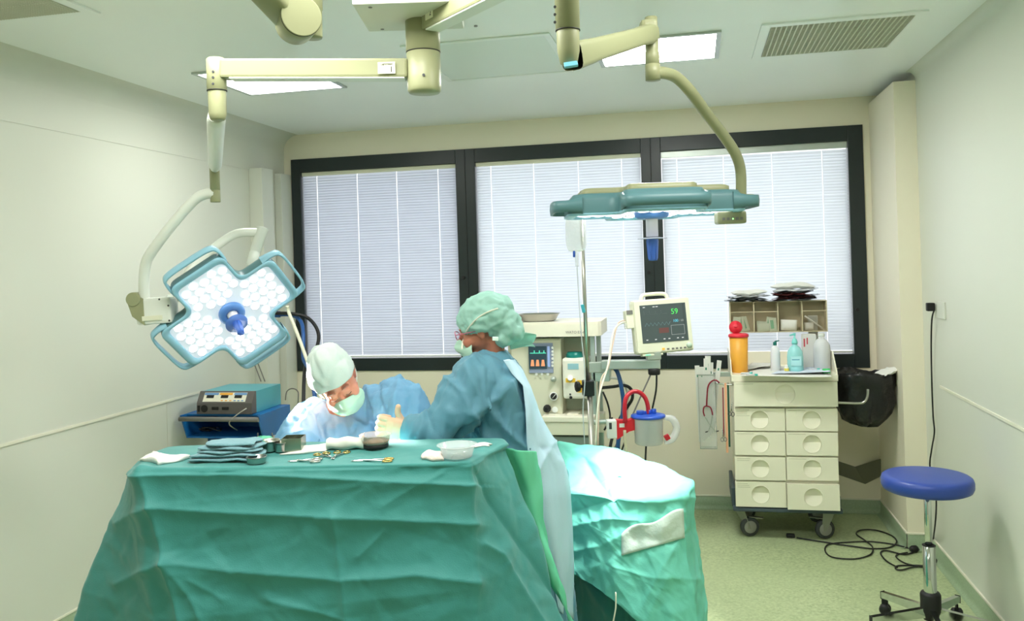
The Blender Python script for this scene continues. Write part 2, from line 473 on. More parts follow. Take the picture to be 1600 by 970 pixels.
# cable trunking on the left wall near the window
for (xa, ya, xb, yb, d) in ((388, 265, 408, 600, .1), (428, 271, 440, 600, .055)):
    p = PX(xa, ya, XL); y0 = p.y
    t = MB().box(XL, XL + d, y0, y0 + .16, .1, 2.43, bev=.004)
    tag(t.build('wall_trunking', M_wall), 'pale wall trunking beside the window, ' + ('wider strip further from the window' if xa == 388 else 'narrow strip next to the window frame'), 'trunking', 'wall trunking left of the window')

# windows: one long dark frame with three openings, a blind in each
GX = [(PY(470, 273, YB).x, PY(712, 258, YB).x), (PY(742, 257, YB).x, PY(1001, 246, YB).x), (PY(1032, 238, YB).x, PY(1324, 224, YB).x)]
GZ0, GZ1 = 1.045, 2.445
tapes = [(497, 560, 622, 687), (770, 837, 907, 975), (1062, 1135, 1211, 1290)]
M_glass = mat('window_glass', (230, 240, 240), .02, var=0, alpha=.12, spec=.5)
def blind_mat(name, c, tr, gap):
    return mat(name, c, .5, var=.02, transl=tr)
M_bl = [blind_mat('blind_slat_lilac', (200, 204, 216), .46, 0), blind_mat('blind_slat_pale', (220, 224, 232), .5, 0), blind_mat('blind_slat_white', (226, 230, 236), .5, 0)]
edges = [WX0] + [(GX[0][1] + GX[1][0]) / 2, (GX[1][1] + GX[2][0]) / 2] + [WX1]
for i in range(3):
    x0, x1 = edges[i], edges[i + 1]; gx0, gx1 = GX[i]; y0, y1 = YB - .012, YB + .07
    m = MB(); m.box(x0, gx0, y0, y1, WZ0, WZ1, bev=.003); m.box(gx1, x1, y0, y1, WZ0, WZ1, bev=.003)
    m.box(gx0, gx1, y0, y1, WZ0, GZ0, bev=.003); m.box(gx0, gx1, y0, y1, GZ1, WZ1, bev=.003)
    if i < 2:   # shadow gap between the two units
        m.box(x1 - .003, x1, y0 - .002, y0 + .002, WZ0 + .02, WZ1 - .05, mi=1)
    f = struct('window_%d' % (i + 1), m, [M_frame, M_black])
    MB().box(gx0, gx1, y1 - .01, y1 - .004, GZ0, GZ1).build('pane', M_glass, f)
    if i < 2:
        MB().cyl((x1 - .035, y0 - .02, 1.62), (x1 - .035, y0, 1.62), .012).build('window_lock', M_black, f)
    else: MB().cyl((x1 - .07, y0 - .025, 1.335), (x1 - .07, y0, 1.335), .012).build('window_lock', M_black, f)
    # venetian blind
    yb = YB + .025; bl = thing('venetian_blind', ['closed grey-lilac venetian blind in the left window', 'closed pale venetian blind in the middle window behind the drip stand', 'white venetian blind with its slat lines showing in the right window above the drawer cart'][i], 'blind', (gx0, yb, GZ0), 'venetian blinds in the dark window frame')
    zt = GZ1 - [.03, .03, .045][i]; zb = GZ0 + .022; pitch = .0195; n = int((zt - zb) / pitch); s = MB()
    tilt = math.radians([76, 72, 57][i]); w = .0125
    for k in range(n):
        z = zb + (k + .6) * pitch + rng.uniform(-.0006, .0006); tl = tilt + rng.uniform(-.035, .035)
        dy, dz = math.cos(tl) * w, math.sin(tl) * w; bw = .0018
        cuts = [gx0 + .004] + [PY(px, 400, YB).x for px in tapes[i]] + [gx1 - .004]
        for q in range(len(cuts) - 1):
            xa = cuts[q] + (.0022 if q else 0); xb = cuts[q + 1] - (.0022 if q < len(cuts) - 2 else 0)
            s.grid([[(xa, yb + dy, z + dz), (xb, yb + dy, z + dz)], [(xa, yb - bw, z + bw * .3), (xb, yb - bw, z + bw * .3)], [(xa, yb - dy, z - dz), (xb, yb - dy, z - dz)]])
    s.build('slats', M_bl[i], bl, weld='no')
    MB().box(gx0 + .002, gx1 - .002, yb - .014, yb + .014, zt + .002, GZ1, bev=.002).build('headrail', M_alu if i == 2 else M_cream, bl)
    MB().box(gx0 + .003, gx1 - .003, yb - .012, yb + .012, zb - .016, zb - .004, bev=.003).build('bottom_rail', M_white, bl)
    for px in tapes[i]:
        x = PY(px, 400, YB).x + 0
        MB().box(x - .0007, x + .0007, yb - .016, yb - .0155, zb - .006, zt + .004).build('ladder_tape', mat('tape', (250, 252, 255), .6, transl=.3), bl)
# ------------------------------------------------------------------ ceiling fixtures
def ceiling_light(name, x0, x1, y0, y1, label, power=1.):
    M_light = glow('ceiling_light_diffuser_%d' % (power * 10), (255, 255, 250), PANEL_W * power)
    t = thing(name, label, 'ceiling light', ((x0 + x1) / 2, (y0 + y1) / 2, CEIL - .012), 'square light panels in the ceiling')
    m = MB(); w = .022
    for a in ((x0, x1, y0, y0 + w), (x0, x1, y1 - w, y1), (x0, x0 + w, y0 + w, y1 - w), (x1 - w, x1, y0 + w, y1 - w)): m.box(*a, CEIL - .010, CEIL - .0005)
    m.build('frame', M_alu, t)
    q = MB().box(x0 + w, x1 - w, y0 + w, y1 - w, CEIL - .006, CEIL - .001); q.build('diffuser', M_light, t)
    return t
c = [PZ(*p, CEIL) for p in [(390, 147), (545, 136), (300, 113)]]
ceiling_light('ceiling_light', c[0].x + .0, c[1].x, c[2].y, c[0].y, 'square ceiling light above the left lamp, half hidden by the long boom arm', .4)
c = [PZ(*p, CEIL) for p in [(940, 103), (1122, 92), (1125, 47)]]
ceiling_light('ceiling_light', c[0].x, c[1].x, c[2].y, c[0].y, 'square ceiling light behind the jointed arm of the right lamp')
def vent(x0, x1, y0, y1, label, nx, ny, fr):
    t = thing('ceiling_vent', label, 'vent', ((x0 + x1) / 2, (y0 + y1) / 2, CEIL - .01))
    m = MB()
    for a in ((x0 - fr, x1 + fr, y0 - fr, y0), (x0 - fr, x1 + fr, y1, y1 + fr), (x0 - fr, x0, y0, y1), (x1, x1 + fr, y0, y1)): m.box(*a, CEIL - .008, CEIL - .0005)
    m.build('frame', M_ceil, t)
    MB().box(x0, x1, y0, y1, CEIL - .0015, CEIL - .0008).build('backing', mat('vent_shadow', (120, 118, 98), .7), t)
    g = MB()
    for i in range(nx + 1):
        x = x0 + (x1 - x0) * i / nx; g.box(x - .003, x + .003, y0, y1, CEIL - .008, CEIL - .003)
    for j in range(ny + 1):
        y = y0 + (y1 - y0) * j / ny; g.box(x0, x1, y - .0022, y + .0022, CEIL - .007, CEIL - .004)
    g.build('grille', mat('vent_grille', (205, 206, 186), .45), t)
c = [PZ(*p, CEIL) for p in [(1203, 40), (1192, 86), (1385, 72), (1428, 21.5)]]
vent((c[0].x + c[1].x) / 2, (c[2].x + c[3].x) / 2, (c[0].y + c[3].y) / 2, (c[1].y + c[2].y) / 2, 'square ceiling air grille on the right near the pillar', 26, 30, .045)
vent(-3.0, -2.27, 2.1, 2.86, 'ceiling air grille in the top left corner, cut by the frame', 62, 6, .05)
c = [PZ(*p, CEIL) for p in [(690, 68), (850, 54), (882, 108), (700, 125)]]
x0, x1, y0, y1 = -1.27, c[1].x, (c[0].y + c[1].y) / 2, c[2].y + .03
t = thing('ceiling_hatch', 'flat pale ceiling panel with silver edge strips behind the central column', 'ceiling panel', ((x0 + x1) / 2, (y0 + y1) / 2, CEIL - .01))
MB().box(x0, x1, y0, y1, CEIL - .004, CEIL - .0005, bev=.001).build('panel', mat('hatch_panel', (226, 234, 228), .4, var=.01), t)
m = MB(); w = .03
for a in ((x0 - w, x1 + w, y0 - w, y0), (x0 - w, x1 + w, y1, y1 + w), (x0 - w, x0, y0, y1), (x1, x1 + w, y0, y1)): m.box(*a, CEIL - .007, CEIL - .0005, bev=.002)
m.build('edge_strip', mat('hatch_edge', (236, 242, 236), .3, .1), t)

# ------------------------------------------------------------------ surgical lamps
def cross_outline(L, w, r, n=6):
    # plus shape, rounded ends and rounded notches
    pts = []
    base = [(L, -w), (L, w), (w, w), (w, L), (-w, L), (-w, w), (-L, w), (-L, -w), (-w, -w), (-w, -L), (w, -L), (w, -w)]
    N = len(base)
    for i, p in enumerate(base):
        a = V(base[i - 1]).to_2d() if False else Vector(base[i - 1]); b = Vector(p); c = Vector(base[(i + 1) % N])
        d1 = (a - b).normalized(); d2 = (c - b).normalized()
        cross = (b.x - a.x) * (c.y - b.y) - (b.y - a.y) * (c.x - b.x)
        rr = r if cross > 0 else r * 1.1
        A = b + d1 * rr; B = b + d2 * rr
        for k in range(n + 1):
            s = k / n; pts.append(tuple((A * (1 - s) ** 2 + b * 2 * s * (1 - s) + B * s * s)))
    return pts
def surgical_lamp(name, label, M, lens_es, face_es, panel=False, spot=None):
    """local frame: +z is where the light goes, x and y along the lobes"""
    O = M.translation.copy()
    t = thing(name, label, 'surgical lamp', O)
    L, w = .312, .140
    out = cross_outline(L, w, .045)
    # housing: tapered side skirt
    h = MB(); n = len(out)
    def ring(sc_, z, infl=0): return [(x * sc_ + infl * x / max(1e-6, math.hypot(x, y)), y * sc_ + infl * y / max(1e-6, math.hypot(x, y)), z) for x, y in out]
    rows = [ring(.82, -.07), ring(.93, -.066), ring(.985, -.045), ring(1.0, -.012), ring(1.0, 0)]
    rows = [r + [r[0]] for r in rows]
    h.grid(rows, M=M, smooth=True)
    h.build('housing', M_lampside, t, weld=True)
    b = MB(); rows = [ring(.84, -.068), ring(.84, -.082), ring(.8, -.088), ring(.3, -.094), ring(.001, -.095)]; rows = [r + [r[0]] for r in rows]
    b.grid(rows, M=M); 
    b.build('back_cover', M_boom if panel else M_boomw, t)
    # front rim
    r = MB(); rows = [ring(1.0, 0), ring(1.0, .006), ring(.97, .009), ring(.90, .009), ring(.885, -.004)]; rows = [q + [q[0]] for q in rows]
    r.grid(rows, M=M); r.build('rim', M_lamprim, t)
    fm = mat('lamp_face_' + name, (214, 222, 228), .3, emis=(225, 235, 250), es=face_es)
    f = MB(); rows = [ring(.89, -.004), ring(.6, -.004), ring(.3, -.004), ring(.0, -.004)]; rows = [q + [q[0]] for q in rows]
    f.grid(rows, M=M); f.build('light_face', fm, t)
    # handles: a curved bar past the end of every lobe
    for k in range(4):
        a = k * PI / 2; R = Matrix.Rotation(a, 4, 'Z'); hb = MB()
        path = [(L - .05, -w + .004, -.03), (L + .005, -w + .004, -.03), (L + .04, -w * .8, -.03), (L + .046, 0, -.03), (L + .04, w * .8, -.03), (L + .005, w - .004, -.03), (L - .05, w - .004, -.03)]
        pp, _ = catmull([V(p) for p in path], [1] * 7, 5)
        G = []
        for (dx, dz) in ((.007, .032), (.009, .0), (.007, -.028), (-.003, -.028), (-.003, .032), (.007, .032)):
            row = []
            for i, p in enumerate(pp):
                hf = 1 - .35 * min(1, 2.2 * math.sin(PI * i / (len(pp) - 1))) ** 1
                tg = (pp[min(i + 1, len(pp) - 1)] - pp[max(i - 1, 0)]).normalized(); nn = V((tg.y, -tg.x, 0)); row.append(p + nn * dx + V((0, 0, dz * hf + .008 * (1 - hf))))
            G.append(row)
        hb.grid(G, M=M @ R, smooth=True); hb.build('side_handle', M_lampside if panel else M_lamprim, t)
    # lenses
    lm = glow('lens_glow_' + name, (250, 252, 255), lens_es); ls = MB(); rim = MB()
    spots = []
    for k in range(4):
        a = k * PI / 2
        for i in range(5):
            for j in (-2, -1, 0, 1, 2):
                r_ = .088 + i * .0475 + (.018 if abs(j) == 1 else 0); 
                if r_ > .272 or (i < 1 and abs(j) == 2): continue
                q = Matrix.Rotation(a, 2) @ Vector((r_, j * .049 * (1 if i % 2 else .93))); spots.append(q)
    for q in spots:
        if q.length < .085: continue
        Ml = M @ Matrix.Translation((q.x, q.y, -.003))
        ls.lathe([(.0205, 0), (.019, .004), (.012, .0055), (1e-5, .006)], 14, Ml)
        rim.lathe([(.0225, 0), (.0225, .003), (.0205, .003)], 14, Ml)
    ls.build('lenses', lm, t); rim.build('lens_rings', M_white, t)
    # centre handle with sterile cover
    hd = MB(); hd.lathe([(.062, -.003), (.062, .012), (.05, .02), (.03, .022), (.03, .004), (1e-5, .004)], 32, M); c = hd.build('hub_ring', mat('hub_blue', (92, 140, 205), .35), t)
    s = MB(); s.lathe([(.026, .004), (.026, .02), (.022, .022), (.022, .085), (1e-5, .085)], 24, M); s.build('handle_shaft', mat('handle_white', (226, 224, 228), .3), t)
    d = MB(); d.lathe([(.018, .088), (.052, .090), (.053, .0925), (.018, .094)], 32, M); disc = d.build('guard_disc', mat('guard_' + ('a' if panel else 'b'), (225, 228, 245) if panel else (95, 140, 228), .2, alpha=.75), t)
    g = MB(); g.lathe([(.022, .092), (.0215, .10), (.017, .165), (.0155, .172), (1e-5, .173)], 20, M)
    for k in range(6):
        a = k * PI / 3; g.tube([M @ V((.0205 * math.cos(a), .0205 * math.sin(a), .10)), M @ V((.0165 * math.cos(a), .0165 * math.sin(a), .165))], .0022, 6)
    g.build('sterile_grip', mat('grip_blue', (70, 112, 205), .25), t)
    if spot:
        tgt, energy, size, blend, rad = spot
        l = bpy.data.lights.new('lamp_beam', 'SPOT'); l.energy = energy; l.spot_size = size; l.spot_blend = blend; l.shadow_soft_size = rad; l.color = (1, .99, .96)
        o = bpy.data.objects.new('lamp_beam', l); COL.objects.link(o); o.parent = t
        pos = M @ V((0, 0, .2)); o.matrix_local = Matrix.Translation(pos - O) @ (V(tgt) - pos).to_track_quat('-Z', 'Y').to_matrix().to_4x4()
    return t

D1 = 3.78; C1 = P(362, 489, D1)
def camvec(x, y, z):   # image right, image up, toward viewer
    c, s = math.cos(ROLL), math.sin(ROLL)
    X = RT * c - UP * s; Y = RT * s + UP * c
    return X * x + Y * y - FW * z
u1 = camvec(92, 65, -17.9).normalized(); v1 = camvec(-37, 74, 78.5).normalized()
n1 = u1.cross(v1)
if n1.dot(camvec(.49, -.5, .7)) < 0: n1 = -n1
v1 = n1.cross(u1).normalized()
LM1 = Matrix(((u1.x, v1.x, n1.x, C1.x), (u1.y, v1.y, n1.y, C1.y), (u1.z, v1.z, n1.z, C1.z), (0, 0, 0, 1))) @ Matrix.Scale(D1 / 4.15, 4)
lamp1 = surgical_lamp('surgical_lamp', 'lit four-lobed surgical lamp tilted down toward the seated surgeon on the left', LM1, 3.0, .3, False, (P(498, 624, 3.42), 2600, math.radians(25), .8, .08))
D2 = 3.1; C2 = P(1018, 333, D2)
LM2 = Matrix.Translation(C2) @ Matrix(((RT.x, -FW.x * 1, 0, 0), (RT.y, -FW.y, 0, 0), (0, 0, -1, 0), (0, 0, 0, 1))) @ Matrix.Rotation(math.radians(0), 4, 'Z')
# right-handed: x=right, y=toward viewer, z=down
lamp2 = surgical_lamp('surgical_lamp', 'surgical lamp seen edge-on over the bright drape, teal rim and cream top', LM2, 3.0, .12, True, (P(985, 760, 3.5), 190, math.radians(35), .7, .12))
# control box under the right end
cb = MB(); p = P(1141, 341, D2 - .03); Mc = camframe(p) 
cb.box(-.052, .052, -.02, .024, -.03, .03, Mc, bev=.008); o = cb.build('control_box', M_boom, lamp2)
k = MB()
for i in range(5): k.box(-.036 + i * .016, -.026 + i * .016, -.008, .002, .030, .0315, Mc)
build_each(k, 'key', M_mid, o); MB().box(-.001, .004, -.006, -.001, .0305, .032, Mc).build('green_light', glow('green_led', (150, 255, 130), 2), o)

# ------------------------------------------------------------------ boom: central column and arms
DC = 2.76
def B(px, py, d): return P(px, py, d)
base = B(662, 100, DC); bx, by = base.x, base.y
def Zat(py, px, d): return P(px, py, d).z
col_t = thing('lamp_column', 'round cream column hanging from the ceiling with the lamp arms on it', 'ceiling column', (bx, by, CEIL))
zb = Zat(146, 662, DC); z1 = Zat(82, 662, DC); z2 = Zat(25, 662, DC); rr = .0545
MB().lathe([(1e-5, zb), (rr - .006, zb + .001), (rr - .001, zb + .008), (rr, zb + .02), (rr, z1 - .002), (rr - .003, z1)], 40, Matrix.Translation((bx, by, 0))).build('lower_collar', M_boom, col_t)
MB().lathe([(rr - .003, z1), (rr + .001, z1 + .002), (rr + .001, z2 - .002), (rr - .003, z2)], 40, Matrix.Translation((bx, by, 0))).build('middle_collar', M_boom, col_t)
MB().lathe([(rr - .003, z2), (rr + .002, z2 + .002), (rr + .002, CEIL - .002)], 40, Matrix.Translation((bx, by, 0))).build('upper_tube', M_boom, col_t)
MB().lathe([(rr - .0025, z1 - .0012), (rr + .0012, z1 - .0012), (rr + .0012, z1 + .0012), (rr - .0025, z1 + .0012)], 40, Matrix.Translation((bx, by, 0)), close=True).build('seam_ring', M_black, col_t)
MB().lathe([(rr - .0025, z2 - .0012), (rr + .0022, z2 - .0012), (rr + .0022, z2 + .0012), (rr - .0025, z2 + .0012)], 40, Matrix.Translation((bx, by, 0)), close=True).build('seam_ring', M_black, col_t)
s = MB(); q = P(662, 117, DC - .056); s.cyl(q, q - FW * .002, .0045); build_each(s, 'screw', M_dark, col_t)
# ceiling cover plate of the column
cv = thing('column_cover_plate', 'white square cover plate on the ceiling around the column', 'cover plate', (bx, by, 2.5))
q = P(578, 16, 2.62); zc = q.z
Mp = Matrix.Translation((bx, by, 0)) @ Matrix.Rotation(math.radians(12), 4, 'Z')
MB().box(-.19, .13, -.2, .1, zc, zc + .03, Mp, bev=.006).build('plate', M_wall, cv)
m = MB()
for a in ((-.14, .07), (.17, .07), (-.14, -.17), (.17, -.17)): m.cyl(Mp @ V((a[0], a[1], zc - .002)), Mp @ V((a[0], a[1], zc + .002)), .006)
build_each(m, 'screw', M_mid, cv)
for o_ in (): pass
MB().box(-.12, .15, -.15, .07, zc + .03, CEIL - .001, Mp, bev=.004).build('housing_box', M_ceil, cv)

def arm_box(name, a, b, h, w, parent, m, lip=True):
    a = V(a); b = V(b); d = (b - a); Ln = d.length; Mx = frame(a, d, None, UP - d.normalized() * d.normalized().dot(UP))
    g = MB(); g.box(0, Ln, -w / 2, w / 2, -h / 2, h / 2, Mx, bev=.008)
    return g.build(name, m, parent), Mx, Ln
# arm 1: to the left, spring arm away from us, then tubes to the lamp
E1 = B(338, 108, DC)
a1 = thing('boom_arm', 'long horizontal boom arm reaching left from the column to the lit lamp, marked 1', 'boom arm', (bx, by, E1.z))
A = V((bx, by, 0)); d_ = (E1 - V((bx, by, E1.z))).normalized(); zA = P(650, 108, DC).z
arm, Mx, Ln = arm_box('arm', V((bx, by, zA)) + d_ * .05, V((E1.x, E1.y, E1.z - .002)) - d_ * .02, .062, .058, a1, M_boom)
MB().box(.01, Ln - .03, -.028, .028, -.034, -.030, Mx).build('cable_cover', M_boomw, arm)
lb = P(604, 106, DC - .034); lp = MB(); ML = frame(lb, -d_, None, d_.cross(UP) if d_.cross(UP).dot(FW) < 0 else -d_.cross(UP))
lp.box(-.028, .028, -.019, .019, -.002, .001, ML, bev=.0008); lo = lp.build('number_plate', mat('plate_cream', (222, 224, 196), .5), arm)
text('1', .026, ML @ Matrix.Translation((.015, -.006, .0015)), M_black, lo); text('LightHead', .009, ML @ Matrix.Translation((0, .012, .0015)), M_black, lo)
zt = P(338, 91, DC).z; zm = P(338, 142, DC).z; zl = P(338, 188, DC).z; T1 = Matrix.Translation((E1.x, E1.y, 0))
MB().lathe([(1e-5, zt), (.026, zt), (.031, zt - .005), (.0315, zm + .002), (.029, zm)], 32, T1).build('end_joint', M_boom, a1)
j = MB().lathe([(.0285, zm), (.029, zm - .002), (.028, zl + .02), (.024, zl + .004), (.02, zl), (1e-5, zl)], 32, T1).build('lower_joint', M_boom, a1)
MB().lathe([(.028, zm + .0012), (.0318, zm + .0012), (.0318, zm - .0012), (.028, zm - .0012)], 32, T1, close=True).build('seam_ring', M_black, j)
sc_ = MB()
for py in (112, 121, 131): q = P(333, py, DC - .031); sc_.cyl(q, q - FW * .002, .004)
build_each(sc_, 'screw', M_dark, a1)
S0 = P(338, 180, DC + .02); S1 = P(336, 262, 3.62)
sp = MB().tube([S0, S0 + (S1 - S0) * .08, S0 + (S1 - S0) * .92, S1], [.026, .03, .027, .02], 20).build('spring_arm', M_boomw, a1)
K = P(336, 290, 3.64); TK = Matrix.Translation((K.x, K.y, 0)); zt = P(336, 262, 3.64).z; zm = P(336, 297, 3.64).z; zl = P(336, 316, 3.64).z
MB().lathe([(1e-5, zt), (.02, zt), (.021, zt - .004), (.021, zm), (.019, zm - .0005), (.021, zm - .001), (.0215, zl + .002), (.02, zl), (1e-5, zl)], 28, TK).build('wrist_joint', M_boom, a1)
tb = MB(); tb.tube([P(336, 303, 3.64), P(322, 303, 3.64), P(303, 313, 3.64), P(270, 350, 3.64), P(238, 392, 3.65), P(228, 412, 3.66), P(225, 440, 3.67), P(226, 470, 3.68)], .0222, 18, sub=5).build('curved_tube', M_boomw, a1)
# yoke block
yk = P(242, 485, 3.70); My = camframe(yk) @ Matrix.Scale(.915, 4) @ Matrix.Rotation(math.radians(2), 4, 'Z')
y = MB(); y.box(-.07, .095, -.062, .062, -.05, .05, My, bev=.012); yo = y.build('yoke_block', M_boomw, a1)
y = MB(); y.cyl(My @ V((-.075, .06, -.05)), My @ V((-.075, .06, .06)), .03); y.prism([(-.105, .05), (-.085, -.02), (-.03, -.065), (-.03, .06), (-.075, .085)], -.045, .055, My); y.build('yoke_knuckle', M_boom, a1)
MB().box(-.04, .055, -.045, -.022, .05, .056, My, bev=.003).build('name_strip', M_cream, yo)
m = MB()
for a in ((-.045, -.05), (.085, -.05), (.085, .02), (.045, .052)): m.cyl(My @ V((a[0], a[1], .049)), My @ V((a[0], a[1], .0515)), .004)
build_each(m, 'screw', M_dark, yo)
tb = MB(); tb.tube([P(262, 468, 3.73), P(280, 462, 3.75), P(288, 440, 3.78), P(305, 412, 3.82), P(340, 383, 3.88), P(365, 367, 3.92), P(385, 363, 3.93), P(408, 364, 3.94)], .0205, 18, sub=5).build('curved_tube', M_boomw, a1)
e0, e1 = P(411, 356, 3.94), P(391, 416, 3.88)
hj = MB(); dd = (e1 - e0); hj.tube([e0, e0 + dd * .02, e0 + dd * .03, e0 + dd * .62, e0 + dd * .63, e0 + dd * .65, e0 + dd], [.02, .028, .0245, .0245, .021, .0235, .021], 20); hj.build('head_joint', M_boomw, a1)

# arm 2: toward us and right, then a spring arm back and the long curved tube to the right lamp
d2a = 2.15; E2 = P(885, -20, d2a)
a2 = thing('boom_arm', 'boom arm marked 2 rising right from the column toward the right lamp', 'boom arm', (bx, by, 2.4))
zs = P(675, 36, DC).z
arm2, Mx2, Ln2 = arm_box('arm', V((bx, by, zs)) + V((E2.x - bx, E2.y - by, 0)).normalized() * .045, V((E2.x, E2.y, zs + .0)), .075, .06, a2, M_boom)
MB().box(.02, Ln2 - .02, -.026, .026, -.041, -.036, Mx2).build('cable_cover', M_boomw, arm2)
sgn = -1 if (Mx2.to_3x3() @ V((0, 1, 0))).dot(FW) > 0 else 1
ML = Mx2 @ Matrix.Translation((.055, .031 * sgn, .005)) @ Matrix(((1, 0, 0, 0), (0, 0, -1, 0), (0, 1, 0, 0), (0, 0, 0, 1)))
lp = MB().box(-.024, .024, -.02, .02, -.001, .001, ML).build('number_plate', mat('plate_cream', (222, 224, 196), .5), arm2)
text('2', .024, ML @ Matrix.Translation((.008, -.004, .0012)), M_black, lp)
T2 = Matrix.Translation((E2.x, E2.y, 0)); zm = P(885, 48, d2a).z; zl = P(885, 104, d2a).z
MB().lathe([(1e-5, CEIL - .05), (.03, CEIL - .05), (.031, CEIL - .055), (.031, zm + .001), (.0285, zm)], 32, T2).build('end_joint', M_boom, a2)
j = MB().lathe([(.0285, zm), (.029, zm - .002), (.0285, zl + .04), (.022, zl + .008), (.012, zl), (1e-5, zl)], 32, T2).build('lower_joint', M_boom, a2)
MB().lathe([(.028, zm + .001), (.0315, zm + .001), (.0315, zm - .001), (.028, zm - .001)], 32, T2, close=True).build('seam_ring', M_black, j)
sc_ = MB()
for py in (11, 23, 35): q = P(867, py, d2a - .025); sc_.cyl(q, q - FW * .003, .0035)
build_each(sc_, 'screw', M_dark, a2)
q = P(892, 101, d2a - .03); MB().box(-.017, .017, -.007, .007, -.004, .004, camframe(q) @ Matrix.Rotation(.12, 4, 'Z') @ Matrix.Rotation(-.5, 4, 'X'), bev=.001).build('blue_label', mat('label_blue', (120, 190, 215), .3), a2)
G0 = P(893, 88, d2a + .02); G1 = P(1018, 52, 2.7)
sp = MB(); dd = (G1 - G0); Ms = frame(G0, dd, None, UP - dd.normalized() * dd.normalized().dot(UP)); Lg = dd.length
prof = [(0, .036, .030), (.12, .034, .029), (.25, .031, .026), (.8, .028, .024), (.93, .031, .027), (1, .024, .026)]
G = []
for f_, hh, ww in prof:
    row = [(f_ * Lg, ww * math.copysign(abs(math.cos(a)) ** .5, math.cos(a)), hh * math.copysign(abs(math.sin(a)) ** .5, math.sin(a))) for a in [2 * PI * k / 20 for k in range(21)]]
    G.append(row)
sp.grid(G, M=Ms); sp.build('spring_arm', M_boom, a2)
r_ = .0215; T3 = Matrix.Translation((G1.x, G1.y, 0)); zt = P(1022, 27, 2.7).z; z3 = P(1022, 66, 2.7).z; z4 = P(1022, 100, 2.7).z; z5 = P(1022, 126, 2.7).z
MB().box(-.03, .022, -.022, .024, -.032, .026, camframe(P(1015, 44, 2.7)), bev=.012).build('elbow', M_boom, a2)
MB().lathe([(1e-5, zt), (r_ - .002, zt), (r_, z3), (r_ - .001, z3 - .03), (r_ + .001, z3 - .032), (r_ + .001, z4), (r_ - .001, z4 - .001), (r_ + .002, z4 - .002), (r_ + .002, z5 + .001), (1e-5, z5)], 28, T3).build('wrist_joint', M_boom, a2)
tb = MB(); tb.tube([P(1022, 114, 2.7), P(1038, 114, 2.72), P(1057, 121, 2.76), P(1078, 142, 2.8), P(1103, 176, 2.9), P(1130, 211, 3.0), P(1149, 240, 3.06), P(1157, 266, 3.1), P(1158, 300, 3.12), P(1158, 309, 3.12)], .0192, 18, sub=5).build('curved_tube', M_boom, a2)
hj = MB(); hj.cyl(P(1130, 311, 3.12), P(1177, 313, 3.12), .023); hj.build('head_joint', M_boom, a2)
# arm 3, mostly above the frame
a3 = thing('boom_arm', 'thick boom arm with a round end cap in the top left, cut by the frame', 'boom arm', P(465, 30, 2.3))
g0 = P(350, -95, 2.05); g1 = P(466, 28, 2.28); dd = g1 - g0; Ms = frame(g0, dd, None, UP - dd.normalized() * dd.normalized().dot(UP))
m = MB(); Lg = dd.length
G = []
for f_, hh, ww in [(0, .05, .045), (.5, .048, .043), (.93, .05, .043), (1.0, .042, .04)]:
    G.append([(f_ * Lg, ww * math.copysign(abs(math.cos(a)) ** .4, math.cos(a)), hh * math.copysign(abs(math.sin(a)) ** .4, math.sin(a))) for a in [2 * PI * k / 20 for k in range(21)]])
m.grid(G, M=Ms); m.build('spring_arm', M_boom, a3)
q = P(466, 32, 2.24); ax = (RT * .42 - FW * .9).normalized(); m = MB(); m.cyl(q + ax * -.05, q + ax * .045, .052, 40); jc = m.build('end_cap', M_boom, a3)
MB().lathe([(.0515, .038), (.0528, .038), (.0528, .0405), (.0515, .0405)], 40, Matrix.Translation(q) @ ax.to_track_quat('Z', 'Y').to_matrix().to_4x4(), close=True).build('seam_ring', M_black, jc)
q2 = P(487, 30, 2.3); zl = P(487, 60, 2.3).z; T4 = Matrix.Translation((q2.x, q2.y, 0))
MB().lathe([(1e-5, zl), (.026, zl), (.0275, zl + .004), (.028, zl + .075), (.03, zl + .077), (.03, CEIL - .001)], 30, T4).build('vertical_joint', M_boom, a3)

# ------------------------------------------------------------------ electrosurgical unit on its blue wall shelf
Y0 = 4.44
def ex(px, py, Y=None): return PY(px, py, Y or Y0)
pa, pb = ex(282, 655), ex(402, 650); X0, X1 = pa.x, pb.x; zT = (pa.z + pb.z) / 2 + .012; zB = ex(405, 686, Y0 + .05).z
DEP = PX(452, 628, X1).y - Y0
sh = thing('equipment_shelf', 'blue open-fronted metal shelf bracketed to the left wall under the grey-fronted unit', 'shelf', ((X0 + X1) / 2, Y0 + .2, zB))
prof = [(0, zT), (DEP, zT), (DEP, zB - .01), (.06, zB)]  # side panel y,z
for xs, nm in ((X0, 'side_panel'), (X1, 'side_panel')):
    m = MB(); Mq = Matrix(((0, 0, 1, xs), (1, 0, 0, Y0), (0, 1, 0, 0), (0, 0, 0, 1)))
    m.prism(prof, -.004, .004, Mq); m.build(nm, M_blue, sh)
MB().box(X0, X1, Y0 + .06, Y0 + DEP, zB, zB + .008).build('bottom_panel', M_blue, sh)
MB().box(X0, X1, Y0 + .06, Y0 + DEP, zT - .012, zT - .002).build('top_panel', M_blue, sh)
MB().box(X0, X1, Y0 + DEP - .01, Y0 + DEP, zB, zT).build('back_panel', M_blue, sh)
m = MB(); m.tube([(X0 - .01, Y0 + .005, zT - .022), (X1 + .004, Y0 + .005, zT - .022)], .014, 14); m.build('grip_bar', M_mid, sh)
m = MB(); xm = ex(333, 690, Y0 + .2).x; m.box(xm - .035, xm + .045, Y0 + .2, Y0 + .24, 0, zB); 
m.build('post', mat('dark_blue_enamel', (28, 78, 128), .4), sh)
MB().box(xm - .22, xm + .22, Y0 + .02, Y0 + .42, .03, .07, bev=.01).build('base', M_dark, sh)
cb_ = MB()
